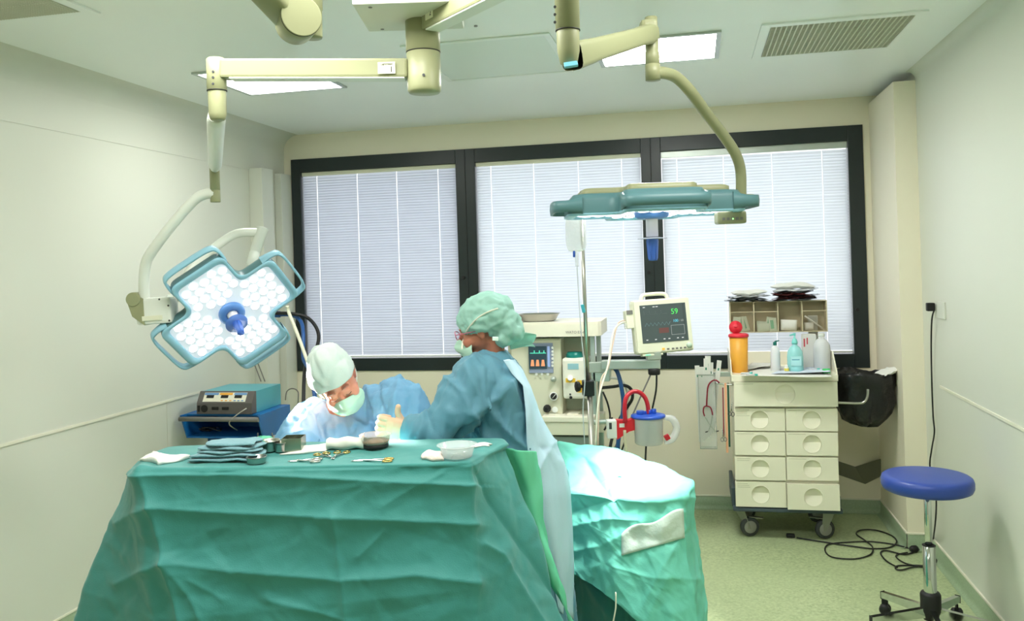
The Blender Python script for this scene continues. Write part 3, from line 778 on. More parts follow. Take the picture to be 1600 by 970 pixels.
for s_ in range(3):
    pts = [(xm - .1 + s_ * .05 + .05 * math.cos(k * 1.3 + s_), Y0 + .2 + .03 * math.sin(k * 2.1), zB + .015 + .012 * (k % 3)) for k in range(9)]
    cb_.tube(pts, .004, 8, sub=4)
tag(cb_.build('coiled_cable', M_dark), 'dark cable coiled inside the blue shelf', 'cable')
# the unit
pu0, pu1 = ex(308, 642, Y0 + .05), ex(394, 642, Y0 + .05); ux0, ux1 = pu0.x, pu1.x; uz0 = zT; uzm = uz0 + (ex(308, 626, Y0 + .05).z - ex(308, 642, Y0 + .05).z) + .004; uz1 = uzm + .062
ub = thing('electrosurgical_unit', 'teal-cased electrosurgical unit with grey slanted front on the blue shelf', 'medical device', ((ux0 + ux1) / 2, Y0 + .25, uz0))
yf = Y0 + .045; yr = min(Y0 + DEP + .01, 5.35)
m = MB(); Mq = Matrix(((0, 0, 1, 0), (1, 0, 0, 0), (0, 1, 0, 0), (0, 0, 0, 1)))
m.prism([(yf + .05, uz0), (yr, uz0), (yr, uz1 + .0), (yf + .055, uz1)], ux0 + .008, ux1 - .002, Mq); m.build('case', M_teal, ub)
m = MB(); m.prism([(yf, uz0 + .002), (yf + .055, uz0 + .002), (yf + .058, uz1 + .001), (yf + .045, uz1 + .001), (yf + .004, uzm)], ux0, ux1, Mq); fp = m.build('front_panel', mat('panel_grey', (96, 92, 90), .45), ub)
sl = V((0, .041, uz1 - uzm)); MS = frame(V((ux0, yf + .0035, uzm)), (1, 0, 0), sl)   # slanted panel frame x right, y up the slope
SL = sl.length; UW = ux1 - ux0
m = MB(); m.box(.035, UW - .045, .008, SL - .008, .0, .0018, MS); pn = m.build('display_field', mat('panel_white', (232, 228, 210), .5), fp)
m = MB()
for a, b_, c_ in ((.04, .09, 0), (.105, .16, 1), (.175, .22, 0)):
    pass
def seg(x0, x1, y0, y1, m_, nm='marking', zz=.003):
    q = MB().box(x0, x1, y0, y1, .001, zz, MS); return q.build(nm, m_, pn)
Wd = UW - .08
seg(.037, .037 + Wd * .33, SL - .024, SL - .010, mat('lab_blue', (110, 150, 196), .5)); seg(.037 + Wd * .36, .037 + Wd * .66, SL - .024, SL - .010, mat('lab_orange', (236, 170, 70), .5)); seg(.037 + Wd * .7, .035 + Wd, SL - .024, SL - .010, mat('lab_blue', (110, 150, 196), .5))
for f_ in (.06, .4, .72): seg(.037 + Wd * f_, .037 + Wd * (f_ + .17), SL * .42, SL * .66, M_black, 'display', .0036)
for f_ in (.42, .52, .62): seg(.037 + Wd * f_, .037 + Wd * (f_ + .05), .012, .018, mat('lab_orange', (236, 170, 70), .5), 'key')
for f_ in (.72, .81, .9): seg(.037 + Wd * f_, .037 + Wd * (f_ + .05), .012, .018, mat('lab_blue', (110, 150, 196), .5), 'key')
m = MB(); zc_ = (uz0 + uzm) / 2
m.box(ux0 + .008, ux0 + .02, yf - .003, yf + .004, zc_ - .018, zc_ + .018); m.box(ux0 + .1, ux0 + .14, yf - .003, yf + .004, zc_ - .006, zc_ + .01); m.box(ux0 + .165, ux0 + .205, yf - .003, yf + .004, zc_ - .006, zc_ + .01)
m.cyl((ux0 + .05, yf - .003, zc_), (ux0 + .05, yf + .004, zc_), .021); build_each(m, 'socket', M_black, fp)
m = MB(); m.tube([(ux1 - .03, yf - .005, zc_ + .003), (ux1 - .05, yf - .03, zc_ - .012), (ux1 - .1, yf - .05, zT - .02), (ux1 - .125, yf - .03, zT - .055), (ux1 - .13, yf + .06, zB + .04)], .0035, 8, sub=5)
tag(m.build('device_lead', mat('lead_grey', (176, 172, 160), .5)), 'light grey lead plugged into the front of the electrosurgical unit', 'cable')
m = MB(); m.tube([PY(446, 625, 5.3), PY(448, 612, 5.3), PY(456, 607, 5.3), PY(465, 611, 5.3), PY(466, 626, 5.28), PY(462, 700, 5.28), V((PY(462, 700, 5.28).x, 5.28, .004))], .004, 8, sub=5)
tag(m.build('mains_cable', M_mid), 'thin dark cable looping behind the teal unit', 'cable')
m = MB(); m.tube([PX(393, 555, XL + .05), PX(400, 575, XL + .06), PX(408, 596, XL + .1)], .004, 8, sub=4)
tag(m.build('wall_cable', M_mid), 'left of two dark cables dropping down the wall behind the teal unit', 'cable')
m = MB(); m.tube([PX(397, 553, XL + .05), PX(406, 575, XL + .07), PX(414, 596, XL + .11)], .004, 8, sub=4)
tag(m.build('wall_cable', M_mid), 'right of two dark cables dropping down the wall behind the teal unit', 'cable')
for px0, px1 in ((408, 403), (430, 428)):
    m = MB(); m.tube([P(px0 - 5, 676, 4.9), P(px1, 700, 4.9), P(px1 - 2, 730, 4.9), V((P(px1 - 2, 730, 4.9).x, P(px1 - 2, 730, 4.9).y, .004))], .004, 8, sub=3)
    tag(m.build('hanging_cable', M_mid), 'thin cable below the blue shelf, ' + ('nearer the left wall' if px0 == 408 else 'nearer the surgeon'), 'cable')
# gas outlets and hoses behind the lamp
go = thing('gas_outlet', 'small green wall outlet behind the right edge of the lit lamp', 'wall outlet', PX(430, 530, XL + .06))
q = PX(425, 530, XL + .1); MB().box(q.x - .05, q.x + .0, q.y - .02, q.y + .03, q.z - .055, q.z + .05, bev=.004).build('plate', M_alu, go)
MB().cyl((q.x - .01, q.y - .035, q.z - .015), (q.x - .01, q.y - .015, q.z - .015), .02).build('green_cap', mat('outlet_green', (40, 160, 110), .4), go)
go = thing('gas_outlet', 'blue hose connector on the wall behind the lit lamp', 'wall outlet', PX(430, 492, XL + .1))
q = PX(422, 490, XL + .1); MB().box(q.x - .05, q.x + .02, q.y - .02, q.y + .03, q.z - .025, q.z + .025, bev=.004).build('plate', M_mid, go)
q2 = P(438, 491, 5.35); MB().cyl(P(424, 491, 5.35), q2, .02).build('connector', mat('hose_blue', (40, 86, 150), .4), go)
m = MB(); m.tube([P(430, 489, 5.33), P(455, 490, 5.3), P(478, 495, 5.3), P(492, 508, 5.3), P(498, 525, 5.28), P(494, 545, 5.25), P(484, 558, 5.2), P(476, 580, 5.1), P(474, 640, 4.9)], .011, 10, sub=5)
tag(m.build('gas_hose', M_black), 'thick black hose arching in front of the left blind', 'hose')
m = MB(); m.tube([P(430, 492, 5.36), P(455, 492, 5.34), P(470, 502, 5.3), P(474, 525, 5.2), P(474, 560, 5.1), P(484, 580, 5.0), P(492, 620, 4.8), P(496, 680, 4.7)], .012, 10, sub=5)
tag(m.build('gas_hose', mat('hose_blue', (40, 86, 150), .4)), 'blue hose hanging along the left edge of the window', 'hose')
m = MB(); m.tube([P(449, 478, 5.2), P(452, 490, 5.2), P(466, 525, 5.1), P(484, 575, 4.9), P(500, 620, 4.7), P(512, 680, 4.6)], .0105, 10, sub=5)
tag(m.build('gas_hose', M_cream), 'pale straight hose slanting down behind the surgeon cap', 'hose')
# ------------------------------------------------------------------ anaesthesia machine
YA = 5.02
def A(px, py, dy=0.): return PY(px, py, YA + dy)
def fbox(px0, py0, px1, py1, name, m, parent, y0=0., y1=.3, bev=.004, mi=None):
    """a box whose front face (at YA+y0) covers the given pixel rectangle"""
    a = A(px0, (py0 + py1) / 2, y0); b = A(px1, (py0 + py1) / 2, y0); c = A((px0 + px1) / 2, py0, y0); d = A((px0 + px1) / 2, py1, y0)
    return MB().box(a.x, b.x, YA + y0, YA + y1, d.z, c.z, bev=bev).build(name, m, parent)
an = thing('anaesthesia_machine', 'cream anaesthesia machine with screen and vaporizer behind the standing nurse', 'medical device', A(860, 760, .25))
M_an = mat('machine_cream', (222, 220, 198), .45, var=.02); M_an2 = mat('machine_inner', (196, 198, 176), .5, var=.02); M_ivory = mat('ivory_top', (238, 234, 216), .4)
a, b = A(806, 516, -.03), A(938, 516, -.03); zt, zb = A(870, 506, -.03).z, A(870, 526, -.03).z
fr = [(a.x - .05, YA + .36), (a.x - .05, YA - .03), (b.x - .05, YA - .03), (b.x - .015, YA - .015), (b.x, YA + .02), (b.x, YA + .36)]
MB().prism(fr, zb, zt).build('top_shelf', M_ivory, an)
MB().prism([(x * 1.0, y + .004) for x, y in fr], zt, zt + .008).build('shelf_mat', M_ivory, an)
text('WATO EX-65', .021, front_at(A(900, 519, -.033)), M_mid, an)
fbox(795, 527, 925, 655, 'back_wall', M_an2, an, .16, .34)
pc = fbox(800, 529, 878, 655, 'control_column', M_an, an, .02, .3, .012)
fbox(826, 536, 864, 583, 'screen_frame', mat('screen_frame_blue', (150, 160, 186), .4), pc, .012, .03)
scn = fbox(826, 541, 854, 576, 'screen', mat('an_screen', (44, 58, 64), .2, emis=(50, 70, 78), es=.35), pc, .008, .014, 0)
fbox(828, 551, 853, 552.2, 'green_trace', glow('trace_green', (90, 230, 190), .8), scn, .0065, .009, 0)
for x in (834, 842, 849): fbox(x, 547.5, x + 1.5, 551, 'green_trace', glow('trace_green', (90, 230, 190), .8), scn, .0065, .009, 0)
for x in (829, 837, 845.5):
    p0, p1, p2, p3 = A(x, 572, .0065), A(x + 6, 572, .0065), A(x + 4.6, 562, .0065), A(x + 1.2, 562, .0065)
    MB().prism([(p.x, p.z) for p in (p0, p1, p2, p3)], -.001, .001, Matrix(((1, 0, 0, 0), (0, 0, 1, YA + .0065), (0, 1, 0, 0), (0, 0, 0, 1)))).build('orange_bar', glow('trace_orange', (240, 160, 110), .8), scn)
fbox(855.5, 541, 859, 573, 'menu_strip', mat('menu_blue', (140, 160, 205), .3, emis=(140, 160, 205), es=.3), scn, .0065, .009, 0)
kb = MB()
for py in (543, 549, 554, 560, 566, 571): q = A(863.5, py, .01); kb.cyl(q, q - V((0, .004, 0)), .0075, 16)
for px in (838, 847, 856): q = A(px, 584.5, .01); kb.cyl(q, q - V((0, .004, 0)), .0075, 16)
build_each(kb, 'button', M_white, pc)
kn = MB(); q = A(865, 592, .02); kn.lathe([(1e-5, .028), (.012, .028), (.014, .024), (.016, .004), (.018, 0)], 24, Matrix.Translation(q) @ Matrix.Rotation(PI / 2, 4, 'X')); kn.build('dial', M_alu, pc)
MB().cyl(A(865, 619, .02), A(865, 619, .0), .026, 28).build('gauge_rim', M_white, pc); MB().cyl(A(865, 619, .0), A(865, 619, -.004), .019, 28).build('gauge_face', M_black, pc)
MB().tube([A(863, 622, -.006), A(868, 616, -.006)], .0018, 6).build('gauge_needle', M_white, pc)
kn = MB(); q = A(855, 638, .02); kn.lathe([(1e-5, .04), (.012, .04), (.02, .03), (.016, .02), (.024, .004), (.024, 0)], 10, Matrix.Translation(q) @ Matrix.Rotation(PI / 2, 4, 'X'), smooth=False); kn.build('flow_knob', M_black, pc)
MB().cyl(A(867, 640, .02), A(867, 640, .012), .018, 24).build('round_badge', M_white, pc)
vz = fbox(879, 560, 919, 623, 'vaporizer', mat('vap_white', (236, 234, 222), .4), an, -.03, .16, .014)
cp = MB(); q = A(898, 559, .05); cp.lathe([(.05, -.002), (.052, .02), (.05, .026), (.046, .028), (.045, .036), (.0, .038)], 32, Matrix.Translation(q)); cp.build('green_cap', mat('cap_teal', (22, 120, 112), .3), vz)
fbox(887, 568, 904, 577, 'blue_label', mat('vlabel', (150, 196, 206), .5), vz, -.032, -.028, 0)
fbox(884, 591, 899, 597.5, 'yellow_label', mat('vyellow', (240, 196, 60), .5), vz, -.032, -.028, 0)
MB().cyl(A(891, 592, -.03), A(891, 590, -.05), .016, 20).build('knob', M_white, vz)
fbox(902, 594, 909, 613, 'yellow_label', mat('vyellow', (240, 196, 60), .5), vz, -.032, -.028, 0); fbox(904, 600, 907, 609, 'black_label', M_black, vz, -.034, -.03, 0)
MB().cyl(A(891, 616, -.03), A(891, 616, -.034), .006, 16).build('screw', M_dark, vz); MB().cyl(A(892, 621, -.03), A(892, 621, -.034), .009, 16).build('filler_cap', M_black, vz)
wt = fbox(846, 651, 929, 660, 'worktop', M_ivory, an, -.08, .3, .006)
fbox(846, 660, 929, 680, 'front_edge', M_an, an, -.075, .28, .004)
fbox(886, 646, 904, 653, 'small_block', M_ivory, wt, -.02, .05, .004); fbox(856, 648, 868, 654, 'small_block', M_ivory, wt, -.03, .03, .004)
fbox(830, 682, 929, 760, 'cabinet', mat('cab_grey', (150, 160, 156), .5), an, -.04, .28, .006)
a = A(800, 760, 0); MB().box(a.x, A(930, 760).x, YA - .06, YA + .34, .06, .3, bev=.01).build('base', M_mid, an)
for xx in (a.x + .05, A(930, 760).x - .05):
    for yy in (YA, YA + .3): MB().cyl((xx - .012, yy, .035), (xx + .012, yy, .035), .034, 20).build('caster', M_black, an)
for px, dy in ((927.5, .0), (937, .1)):
    q = A(px, 600, dy); MB().box(q.x - .014, q.x + .014, q.y, q.y + .03, .3, A(px, 524, dy).z, bev=.004).build('side_post', M_alu, an)
bx_ = fbox(926, 569, 952, 596, 'side_box', mat('side_box_green', (168, 190, 178), .35), an, .0, .12, .004)
MB().cyl(A(936, 577, .0), A(936, 577, -.006), .012, 20).build('socket', M_white, bx_)
fbox(926, 646, 944, 676, 'side_module', M_an, an, .02, .12, .008)
# steel tray on top
ty = A(842, 505, .12); tr = MB()
def tray_shell(m, cx, cy, z, rx, ry, h, rim=.008, taper=.82, n=40, th=.0015, p=3.2):
    def se(a, fx, fy): c, s = math.cos(a), math.sin(a); return (fx * math.copysign(abs(c) ** (2 / p), c), fy * math.copysign(abs(s) ** (2 / p), s))
    rows = []
    for f_, zz in ((0, .0), (taper * .9, 0), (taper, .006), (1, h - .002), (1 + rim / rx, h), (1 + rim / rx, h - th), (1.0, h - th - .002), (taper - .015, .007 + th), (taper * .9 - .01, th), (0, th)):
        rows.append([(cx + se(2 * PI * k / n, rx * f_, ry * f_)[0], cy + se(2 * PI * k / n, rx * f_, ry * f_)[1], z + zz) for k in range(n + 1)])
    m.grid(rows); return m
tray_shell(tr, ty.x, ty.y, zt + .009, .125, .085, .046)
tag(tr.build('steel_tray', M_steel), 'shallow steel tray on top of the anaesthesia machine', 'tray')

# ------------------------------------------------------------------ drip stand
DI = 4.1
t0, t1 = P(909, 333, DI), P(926, 690, DI); foot = V((t1.x + .004, t1.y, 0)); sp_ = thing('drip_stand', 'tall steel drip stand in front of the anaesthesia machine', 'drip stand', foot)
jt = P(918.5, 600, DI); top = P(906, 300, DI)
MB().tube([jt, P(908, 325, DI)], .0095, 16).build('upper_pole', M_steel, sp_)
MB().tube([V((foot.x, foot.y, .06)), P(921, 606, DI)], .0140, 18).build('lower_pole', M_steel, sp_)
cl = MB(); cl.box(-.028, .028, -.036, .036, -.03, .03, camframe(P(919, 606, DI)), bev=.006); cl = cl.build('clamp', M_black, sp_)
kn = MB(); kn.lathe([(.008, 0), (.008, .03), (.024, .03), (.026, .045), (.01, .05), (1e-5, .05)], 8, Matrix.Translation(P(914, 603, DI)) @ (-RT * .9 - FW * .3).to_track_quat('Z', 'Y').to_matrix().to_4x4(), smooth=False); kn.build('clamp_knob', M_black, cl)
hk = MB(); tp = P(908, 325, DI); hk.tube([tp, tp + V((0, 0, .02)), tp + V((0, 0, .02)) - RT * .05, tp + V((0, 0, .03)) - RT * .06], .004, 8, sub=3); hk.build('hook', M_steel, sp_)
for k in range(5):
    an_ = 2 * PI * k / 5 + .3; e = V((foot.x + .2 * math.cos(an_), foot.y + .2 * math.sin(an_), .06))
    MB().tube([V((foot.x, foot.y, .09)), e], .012, 10).build('leg', M_steel, sp_); MB().cyl(e + V((-.01, 0, -.033)), e + V((.01, 0, -.033)), .026, 16).build('caster', M_black, sp_)
bagm = mat('drip_bag', (240, 243, 246), .2, alpha=.5, bump=.6, bscale=35, var=.04, vscale=40)
q = P(900, 364, DI - .02); Mb = camframe(q); g = MB(); G = []
for j in range(13):
    v_ = j / 12; zz = .085 - .17 * v_; hw = .05 * (1 - .25 * (abs(2 * v_ - 1) ** 5)); th_ = .018 * math.sin(PI * min(1, max(0, v_))) ** .5 + .001
    G.append([(hw * math.cos(2 * PI * k / 20), zz, th_ * math.sin(2 * PI * k / 20)) for k in range(21)])
g.grid(G, M=Mb); bg_ = thing('drip_bag', 'clear drip bag hanging beside the top of the steel stand', 'drip bag', q)
g.build('bag', bagm, bg_)
MB().box(-.03, .03, -.089, -.082, -.003, .003, Mb).build('seam', M_white, bg_)
MB().cyl(Mb @ V((-.012, -.085, 0)), Mb @ V((-.012, -.115, 0)), .006).build('port', mat('port_blue', (40, 90, 190), .4), bg_)
ch = MB(); ch.cyl(Mb @ V((.0, -.09, 0)), Mb @ V((.0, -.16, 0)), .009); ch.build('drip_chamber', M_clear, bg_)
m = MB(); m.tube([Mb @ V((0, -.16, 0)), P(903, 440, DI), P(908, 520, DI - .04), P(914, 585, DI - .05), P(911, 640, DI - .05), P(914, 700, DI - .05)], .0028, 8, sub=5)
tag(m.build('drip_line', M_frost), 'thin clear drip line running down the steel stand from the bag', 'tube')
MB().box(-.008, .008, -.02, .02, -.006, .006, camframe(P(911, 482, DI - .02)) @ Matrix.Rotation(.2, 4, 'Z'), bev=.003).build('roller_clamp', mat('clamp_cyan', (80, 190, 210), .4), bg_)

# ------------------------------------------------------------------ patient monitor on its arm
DM = 4.85; q = P(1036, 509, DM)
Mm = camframe(q) @ Matrix.Rotation(math.radians(1.8), 4, 'Z') @ Matrix.Rotation(math.radians(10), 4, 'Y') @ Matrix.Rotation(math.radians(-6), 4, 'X')
mo = thing('patient_monitor', 'cream patient monitor showing 59 on a swing arm in front of the window', 'monitor', q)
s = DM / FPX
def mb_(x0, x1, y0, y1, z0, z1, name, m, par, bev=.003): return MB().box(x0 * s, x1 * s, y0 * s, y1 * s, z0, z1, Mm, bev=bev).build(name, m, par)
body = mb_(-47, 48, -42, 43, -.07, .0, 'body', M_cream, mo, .02)
bz = mb_(-45, 46, -40, 41, -.006, .006, 'bezel', M_cream, mo, .006)
scr = mb_(-36, 39, -25, 34, .004, .0085, 'screen', mat('monitor_screen', (62, 72, 72), .12, var=.05, emis=(70, 82, 82), es=.25), mo, .001)
mb_(34.5, 35, -24, 33, .0085, .009, 'screen_edge', M_black, scr, 0)
def mt(body_, x, y, size, m, al='CENTER'): return text(body_, size * s, Mm @ Matrix.Translation((x * s, y * s, .0089)), m, scr, 'reading', al)
mt('59', 20, 21, 12, glow('mon_green', (70, 220, 90), 1.0)); mt('100', 20.5, 6.5, 6, glow('mon_cyan', (90, 200, 225), .9)); mt('/ 60', 30, 6.5, 4.5, glow('mon_grey', (170, 176, 176), .6))
def trace(pts, m, w=.35):
    g = MB(); P_ = [V((x * s, y * s, .0088)) for x, y in pts]
    g.tube(P_, w * s, 4, M=Mm, flat=.3); return g.build('trace', m, scr)
trace([(-30 + i * 3.2, 3 + (3 if i % 2 else -2)) for i in range(14)], glow('mon_teal', (110, 160, 165), .6), .3)
trace([(-30, 19), (-30, 25), (-29, 19), (-22, 19), (-21, 25), (-20, 19), (-12, 19), (-11, 24), (-10, 19), (-3, 19), (-2, 25), (-1, 19), (8, 19)], glow('mon_dim', (110, 122, 122), .5), .2)
for (xa, ya, xb, yb) in ((12, -15, 34, -14.5), (12, -.5, 34, 0), (12, -15, 12.5, 0), (33.5, -15, 34, 0)): mb_(xa, xb, ya, yb, .0085, .0092, 'inset_line', glow('mon_line', (190, 196, 196), .6), scr, 0)
mb_(-8, 8, -11, -3, .0085, .0088, 'red_field', mat('mon_red', (92, 62, 60), .2, emis=(100, 60, 58), es=.3), scr, 0)
for x in (-31, -15, -10): mb_(x, x + 3.5, 30, 31.2, .0085, .0092, 'status_mark', glow('mon_white', (225, 228, 228), .8), scr, 0)
for x in (-30, -16, -2, 6, 20, 28): mb_(x, x + 3, -21, -19.6, .0085, .0092, 'menu_mark', glow('mon_white', (225, 228, 228), .8), scr, 0)
mb_(-6, -1.5, -37.5, -34, .005, .009, 'orange_key', mat('key_orange', (240, 176, 80), .4, emis=(240, 176, 80), es=.3), mo, .001)
for x in (2, 10, 16.5, 23, 29.5): mb_(x, x + 4, -37.5, -35, .005, .0085, 'key', M_mid, mo, .001)
kn = MB(); kn.lathe([(.016, 0), (.016, .012), (.013, .018), (1e-5, .019)], 28, Mm @ Matrix.Translation((38.5 * s, -33 * s, .004))); kn.build('round_knob', mat('knob_green', (190, 208, 190), .35), mo)
mb_(-38, -4, -45, -41, -.04, .002, 'alarm_base', M_cream, mo, .005); mb_(-33, -25, -44, -42, .002, .005, 'green_light', glow('led_green', (120, 230, 170), 1.2), mo, .001)
g = MB(); g.tube([Mm @ V((x * s, y * s, -.03)) for x, y in ((-30, 41), (-27, 48.5), (-20, 51), (4, 51), (12, 48.5), (15, 41))], .011, 14, sub=4); g.build('carry_handle', M_cream, mo)
mb_(-58, -46, 0, 28, -.06, -.005, 'side_module', M_cream, mo, .004); mb_(-57, -47, 22, 28, -.003, -.001, 'module_ports', M_mid, mo, 0)
for yy in (3, 6, 0): mb_(-60, -50, yy, yy + 2.4, -.035, -.015, 'connector', M_white, mo, .002)
bk = MB(); bk.box(-.03, .05, -.03, .015, -.03, .03, camframe(P(1018, 553, DM)), bev=.005); bk.build('mount_bracket', M_alu, mo)
sa = thing('monitor_mount', 'grey swing arm carrying the patient monitor', 'support arm', P(990, 565, DM))
m = MB(); e0, e1 = P(940, 569, DM + .06), P(1032, 568, DM); dd = e1 - e0; Ms = frame(e0, dd, None, UP); m.box(0, dd.length, -.025, .025, -.028, .024, Ms, bev=.006); m.build('beam', M_alu, sa)
q = P(1022, 577, DM); MB().lathe([(1e-5, -.03), (.03, -.03), (.034, -.024), (.034, .0), (.03, .006), (1e-5, .006)], 24, Matrix.Translation(q)).build('pivot_cap', M_black, sa)
MB().box(-.1, .0, -.03, .03, -.045, -.01, camframe(P(945, 574, DM + .06)), bev=.004).build('clamp_block', M_alu, sa)
# rear hose and cable runs
def cable(name, label, pts, r, m, cat='cable', sub=5):
    g = MB(); g.tube(pts, r, 10, sub=sub); return tag(g.build(name, m), label, cat)
cable('monitor_cable', 'black cable dropping from under the monitor arm', [P(1026, 582, DM), P(1025, 610, DM), P(1018, 645, DM + .02), P(1010, 690, DM + .05), P(1008, 745, DM + .05)], .0055, M_black)
cable('monitor_cable', 'grey cable slanting down left from under the monitor arm', [P(1018, 582, DM), P(1003, 615, DM), P(985, 655, DM), P(965, 690, DM), P(945, 735, DM)], .0045, M_mid)
cable('sensor_lead', 'nearest of the pale leads sagging from the monitor side past the stand', [P(982, 504, DM), P(970, 505, DM - .03), P(958, 520, DM - .1), P(950, 570, DM - .3), P(936, 620, DM - .5), P(930, 700, DM - .6)], .0048, M_cream)
cable('sensor_lead', 'pinkish thin lead hanging from the monitor side behind the pale lead', [P(982, 501, DM), P(966, 505, DM), P(957, 540, DM - .1), P(950, 575, DM - .2), P(938, 600, DM - .3), P(934, 700, DM - .4)], .004, mat('lead_pink', (222, 196, 176), .5))
M_hblue = mat('hose_navy', (34, 78, 128), .35)
cable('breathing_hose', 'navy blue hose curving down behind the red tube', [P(955, 570, 4.95), P(964, 580, 4.93), P(970, 600, 4.9), P(974, 630, 4.9), P(971, 660, 4.9), P(966, 690, 4.85), P(964, 740, 4.85)], .0125, M_hblue, 'hose')
cable('black_hose', 'black hose looping right of the anaesthesia machine', [P(938, 606, 5.05), P(958, 604, 5.05), P(975, 602, 5.0), P(986, 608, 5.0), P(988, 622, 5.0), P(980, 636, 5.0), P(968, 655, 5.0), P(955, 690, 4.95), P(950, 735, 4.9)], .0095, M_black, 'hose')
cable('grey_hose', 'pale grey hose beside the navy hose', [P(950, 590, 5.1), P(966, 592, 5.1), P(977, 602, 5.08), P(981, 620, 5.05), P(979, 650, 5.05), P(976, 700, 5.0), P(974, 745, 5.0)], .008, mat('hose_pale', (205, 208, 196), .4), 'hose')
cable('thin_cable', 'thin black cable left of the suction holder', [P(942, 612, 4.9), P(950, 632, 4.9), P(953, 655, 4.9), P(944, 672, 4.9), P(950, 662, 4.9), P(957, 652, 4.9)], .0055, M_black)
cable('vacuum_tube', 'pale tube hanging below the red bracket', [P(976, 672, 4.62), P(977, 690, 4.62), P(980, 715, 4.62), P(981, 745, 4.62)], .0085, mat('tube_beige', (214, 208, 180), .4), 'tube')
cable('thin_cable', 'thin black cable slanting down behind the red bracket', [P(978, 685, 4.8), P(972, 702, 4.8), P(966, 720, 4.8), P(964, 745, 4.8)], .005, M_black)

# ------------------------------------------------------------------ suction canister
DS = 4.65; q = P(1014, 693, DS); s = DS / FPX
su = thing('suction_canister', 'clear suction canister with blue lid on a red bracket', 'suction canister', q)
T = Matrix.Translation(q) 
MB().lathe([(1e-5, 0), (20 * s, 0), (22 * s, 2 * s), (23 * s, 38 * s), (24.5 * s, 41 * s), (23.6 * s, 41 * s), (22 * s, 38 * s), (21 * s, 3 * s), (1e-5, 2 * s)], 40, T).build('jar', glassy('jar_clear', (242, 244, 250), .42), su)
lid = MB().lathe([(1e-5, 41.2 * s), (26 * s, 41.2 * s), (27 * s, 42.5 * s), (26.5 * s, 45 * s), (20 * s, 46.5 * s), (1e-5, 47 * s)], 40, T).build('lid', mat('lid_blue', (38, 84, 190), .35), su)
g = MB()
for dx, h, r in ((-12, 7, 6), (2, 8, 3.5), (9, 9, 4)): g.cyl(q + RT * dx * s + UP * 45 * s, q + RT * dx * s + UP * (45 + h) * s, r * s)
g.box(-14 * s, 6 * s, -2 * s, 4 * s, 45 * s, 51 * s, Matrix.Translation(q) @ Matrix.Rotation(YAW, 4, 'Z'), bev=.003)
build_each(g, 'port', mat('lid_blue', (38, 84, 190), .35), lid)
g = MB(); g.tube([q + RT * x * s + UP * z * s for x, z in ((24, 40), (38, 37), (44, 22), (36, 6), (24, 1))], [.011, .02, .02, .02, .011], 14, sub=5); g.build('pouring_handle', glassy('jar_clear', (242, 244, 250), .42), su)
MB().box(-4 * s, 4 * s, -4 * s, 4 * s, -4 * s, 4 * s, camframe(q + RT * 27 * s + UP * 11 * s - FW * .03) @ Matrix.Rotation(.5, 4, 'Z'), bev=.004).build('red_clip', mat('clip_red', (200, 36, 50), .4), su)
Mr = camframe(P(975, 668, DS)); M_red = mat('bracket_red', (222, 40, 52), .4)
g = MB(); g.prism([(-12 * s, -17 * s), (-12 * s, 13 * s), (6 * s, 12 * s), (16 * s, 15 * s), (16 * s, -3 * s), (7 * s, -5 * s)], -.025, .025, Mr); rb = g.build('bracket', M_red, su)
MB().box(-8 * s, 0, 2 * s, 8 * s, .025, .0262, Mr).build('label_strip', M_white, rb)
MB().box(-27 * s, -12 * s, -15 * s, 13 * s, -.03, .03, Mr, bev=.006).build('regulator', M_white, su)
MB().box(-24 * s, -20 * s, 0 * s, 10 * s, .03, .0315, Mr).build('regulator_slot', M_dark, su)
g = MB(); g.tube([Mr @ V((x * s, y * s, -.04)) for x, y in ((-50, 8), (-20, 8), (-14, 8))], .014, 10); g.build('rail_clamp', M_alu, su)
cable('suction_tube', 'red suction tube arching into the blue canister lid', [P(977, 660, DS - .03), P(976, 640, DS - .03), P(978, 622, DS - .02), P(986, 613, DS), P(997, 612, DS), P(1007, 620, DS), P(1012, 633, DS), P(1013, 647, DS)], .0122, mat('tube_red', (196, 36, 52), .3), 'tube')
MB_ = 0

# ------------------------------------------------------------------ drawer cart
YC = 5.30
def Cp(px, py, dy=0.): return PY(px, py, YC + dy)
cx0, cx1 = Cp(1147.5, 700).x, Cp(1311, 700).x
zdeck, zbot = Cp(1228, 585).z, Cp(1228, 796).z; YD = YC + .48
ct = thing('drawer_cart', 'cream drawer cart with round recessed pulls on casters under the right window', 'cart', ((cx0 + cx1) / 2, YC + .24, 0))
M_cart = mat('cart_cream', (236, 232, 212), .38, var=.015); M_cartd = mat('cart_shadow', (120, 118, 100), .6)
MB().box(cx0 + .006, cx1 - .006, YC + .022, YD, zbot + .005, Cp(1228, 597).z, bev=.004).build('body', M_cart, ct)
MB().box(cx0 - .006, cx1 + .008, YC - .004, YD + .01, Cp(1228, 596).z, zdeck, bev=.006).build('deck', M_cart, ct)
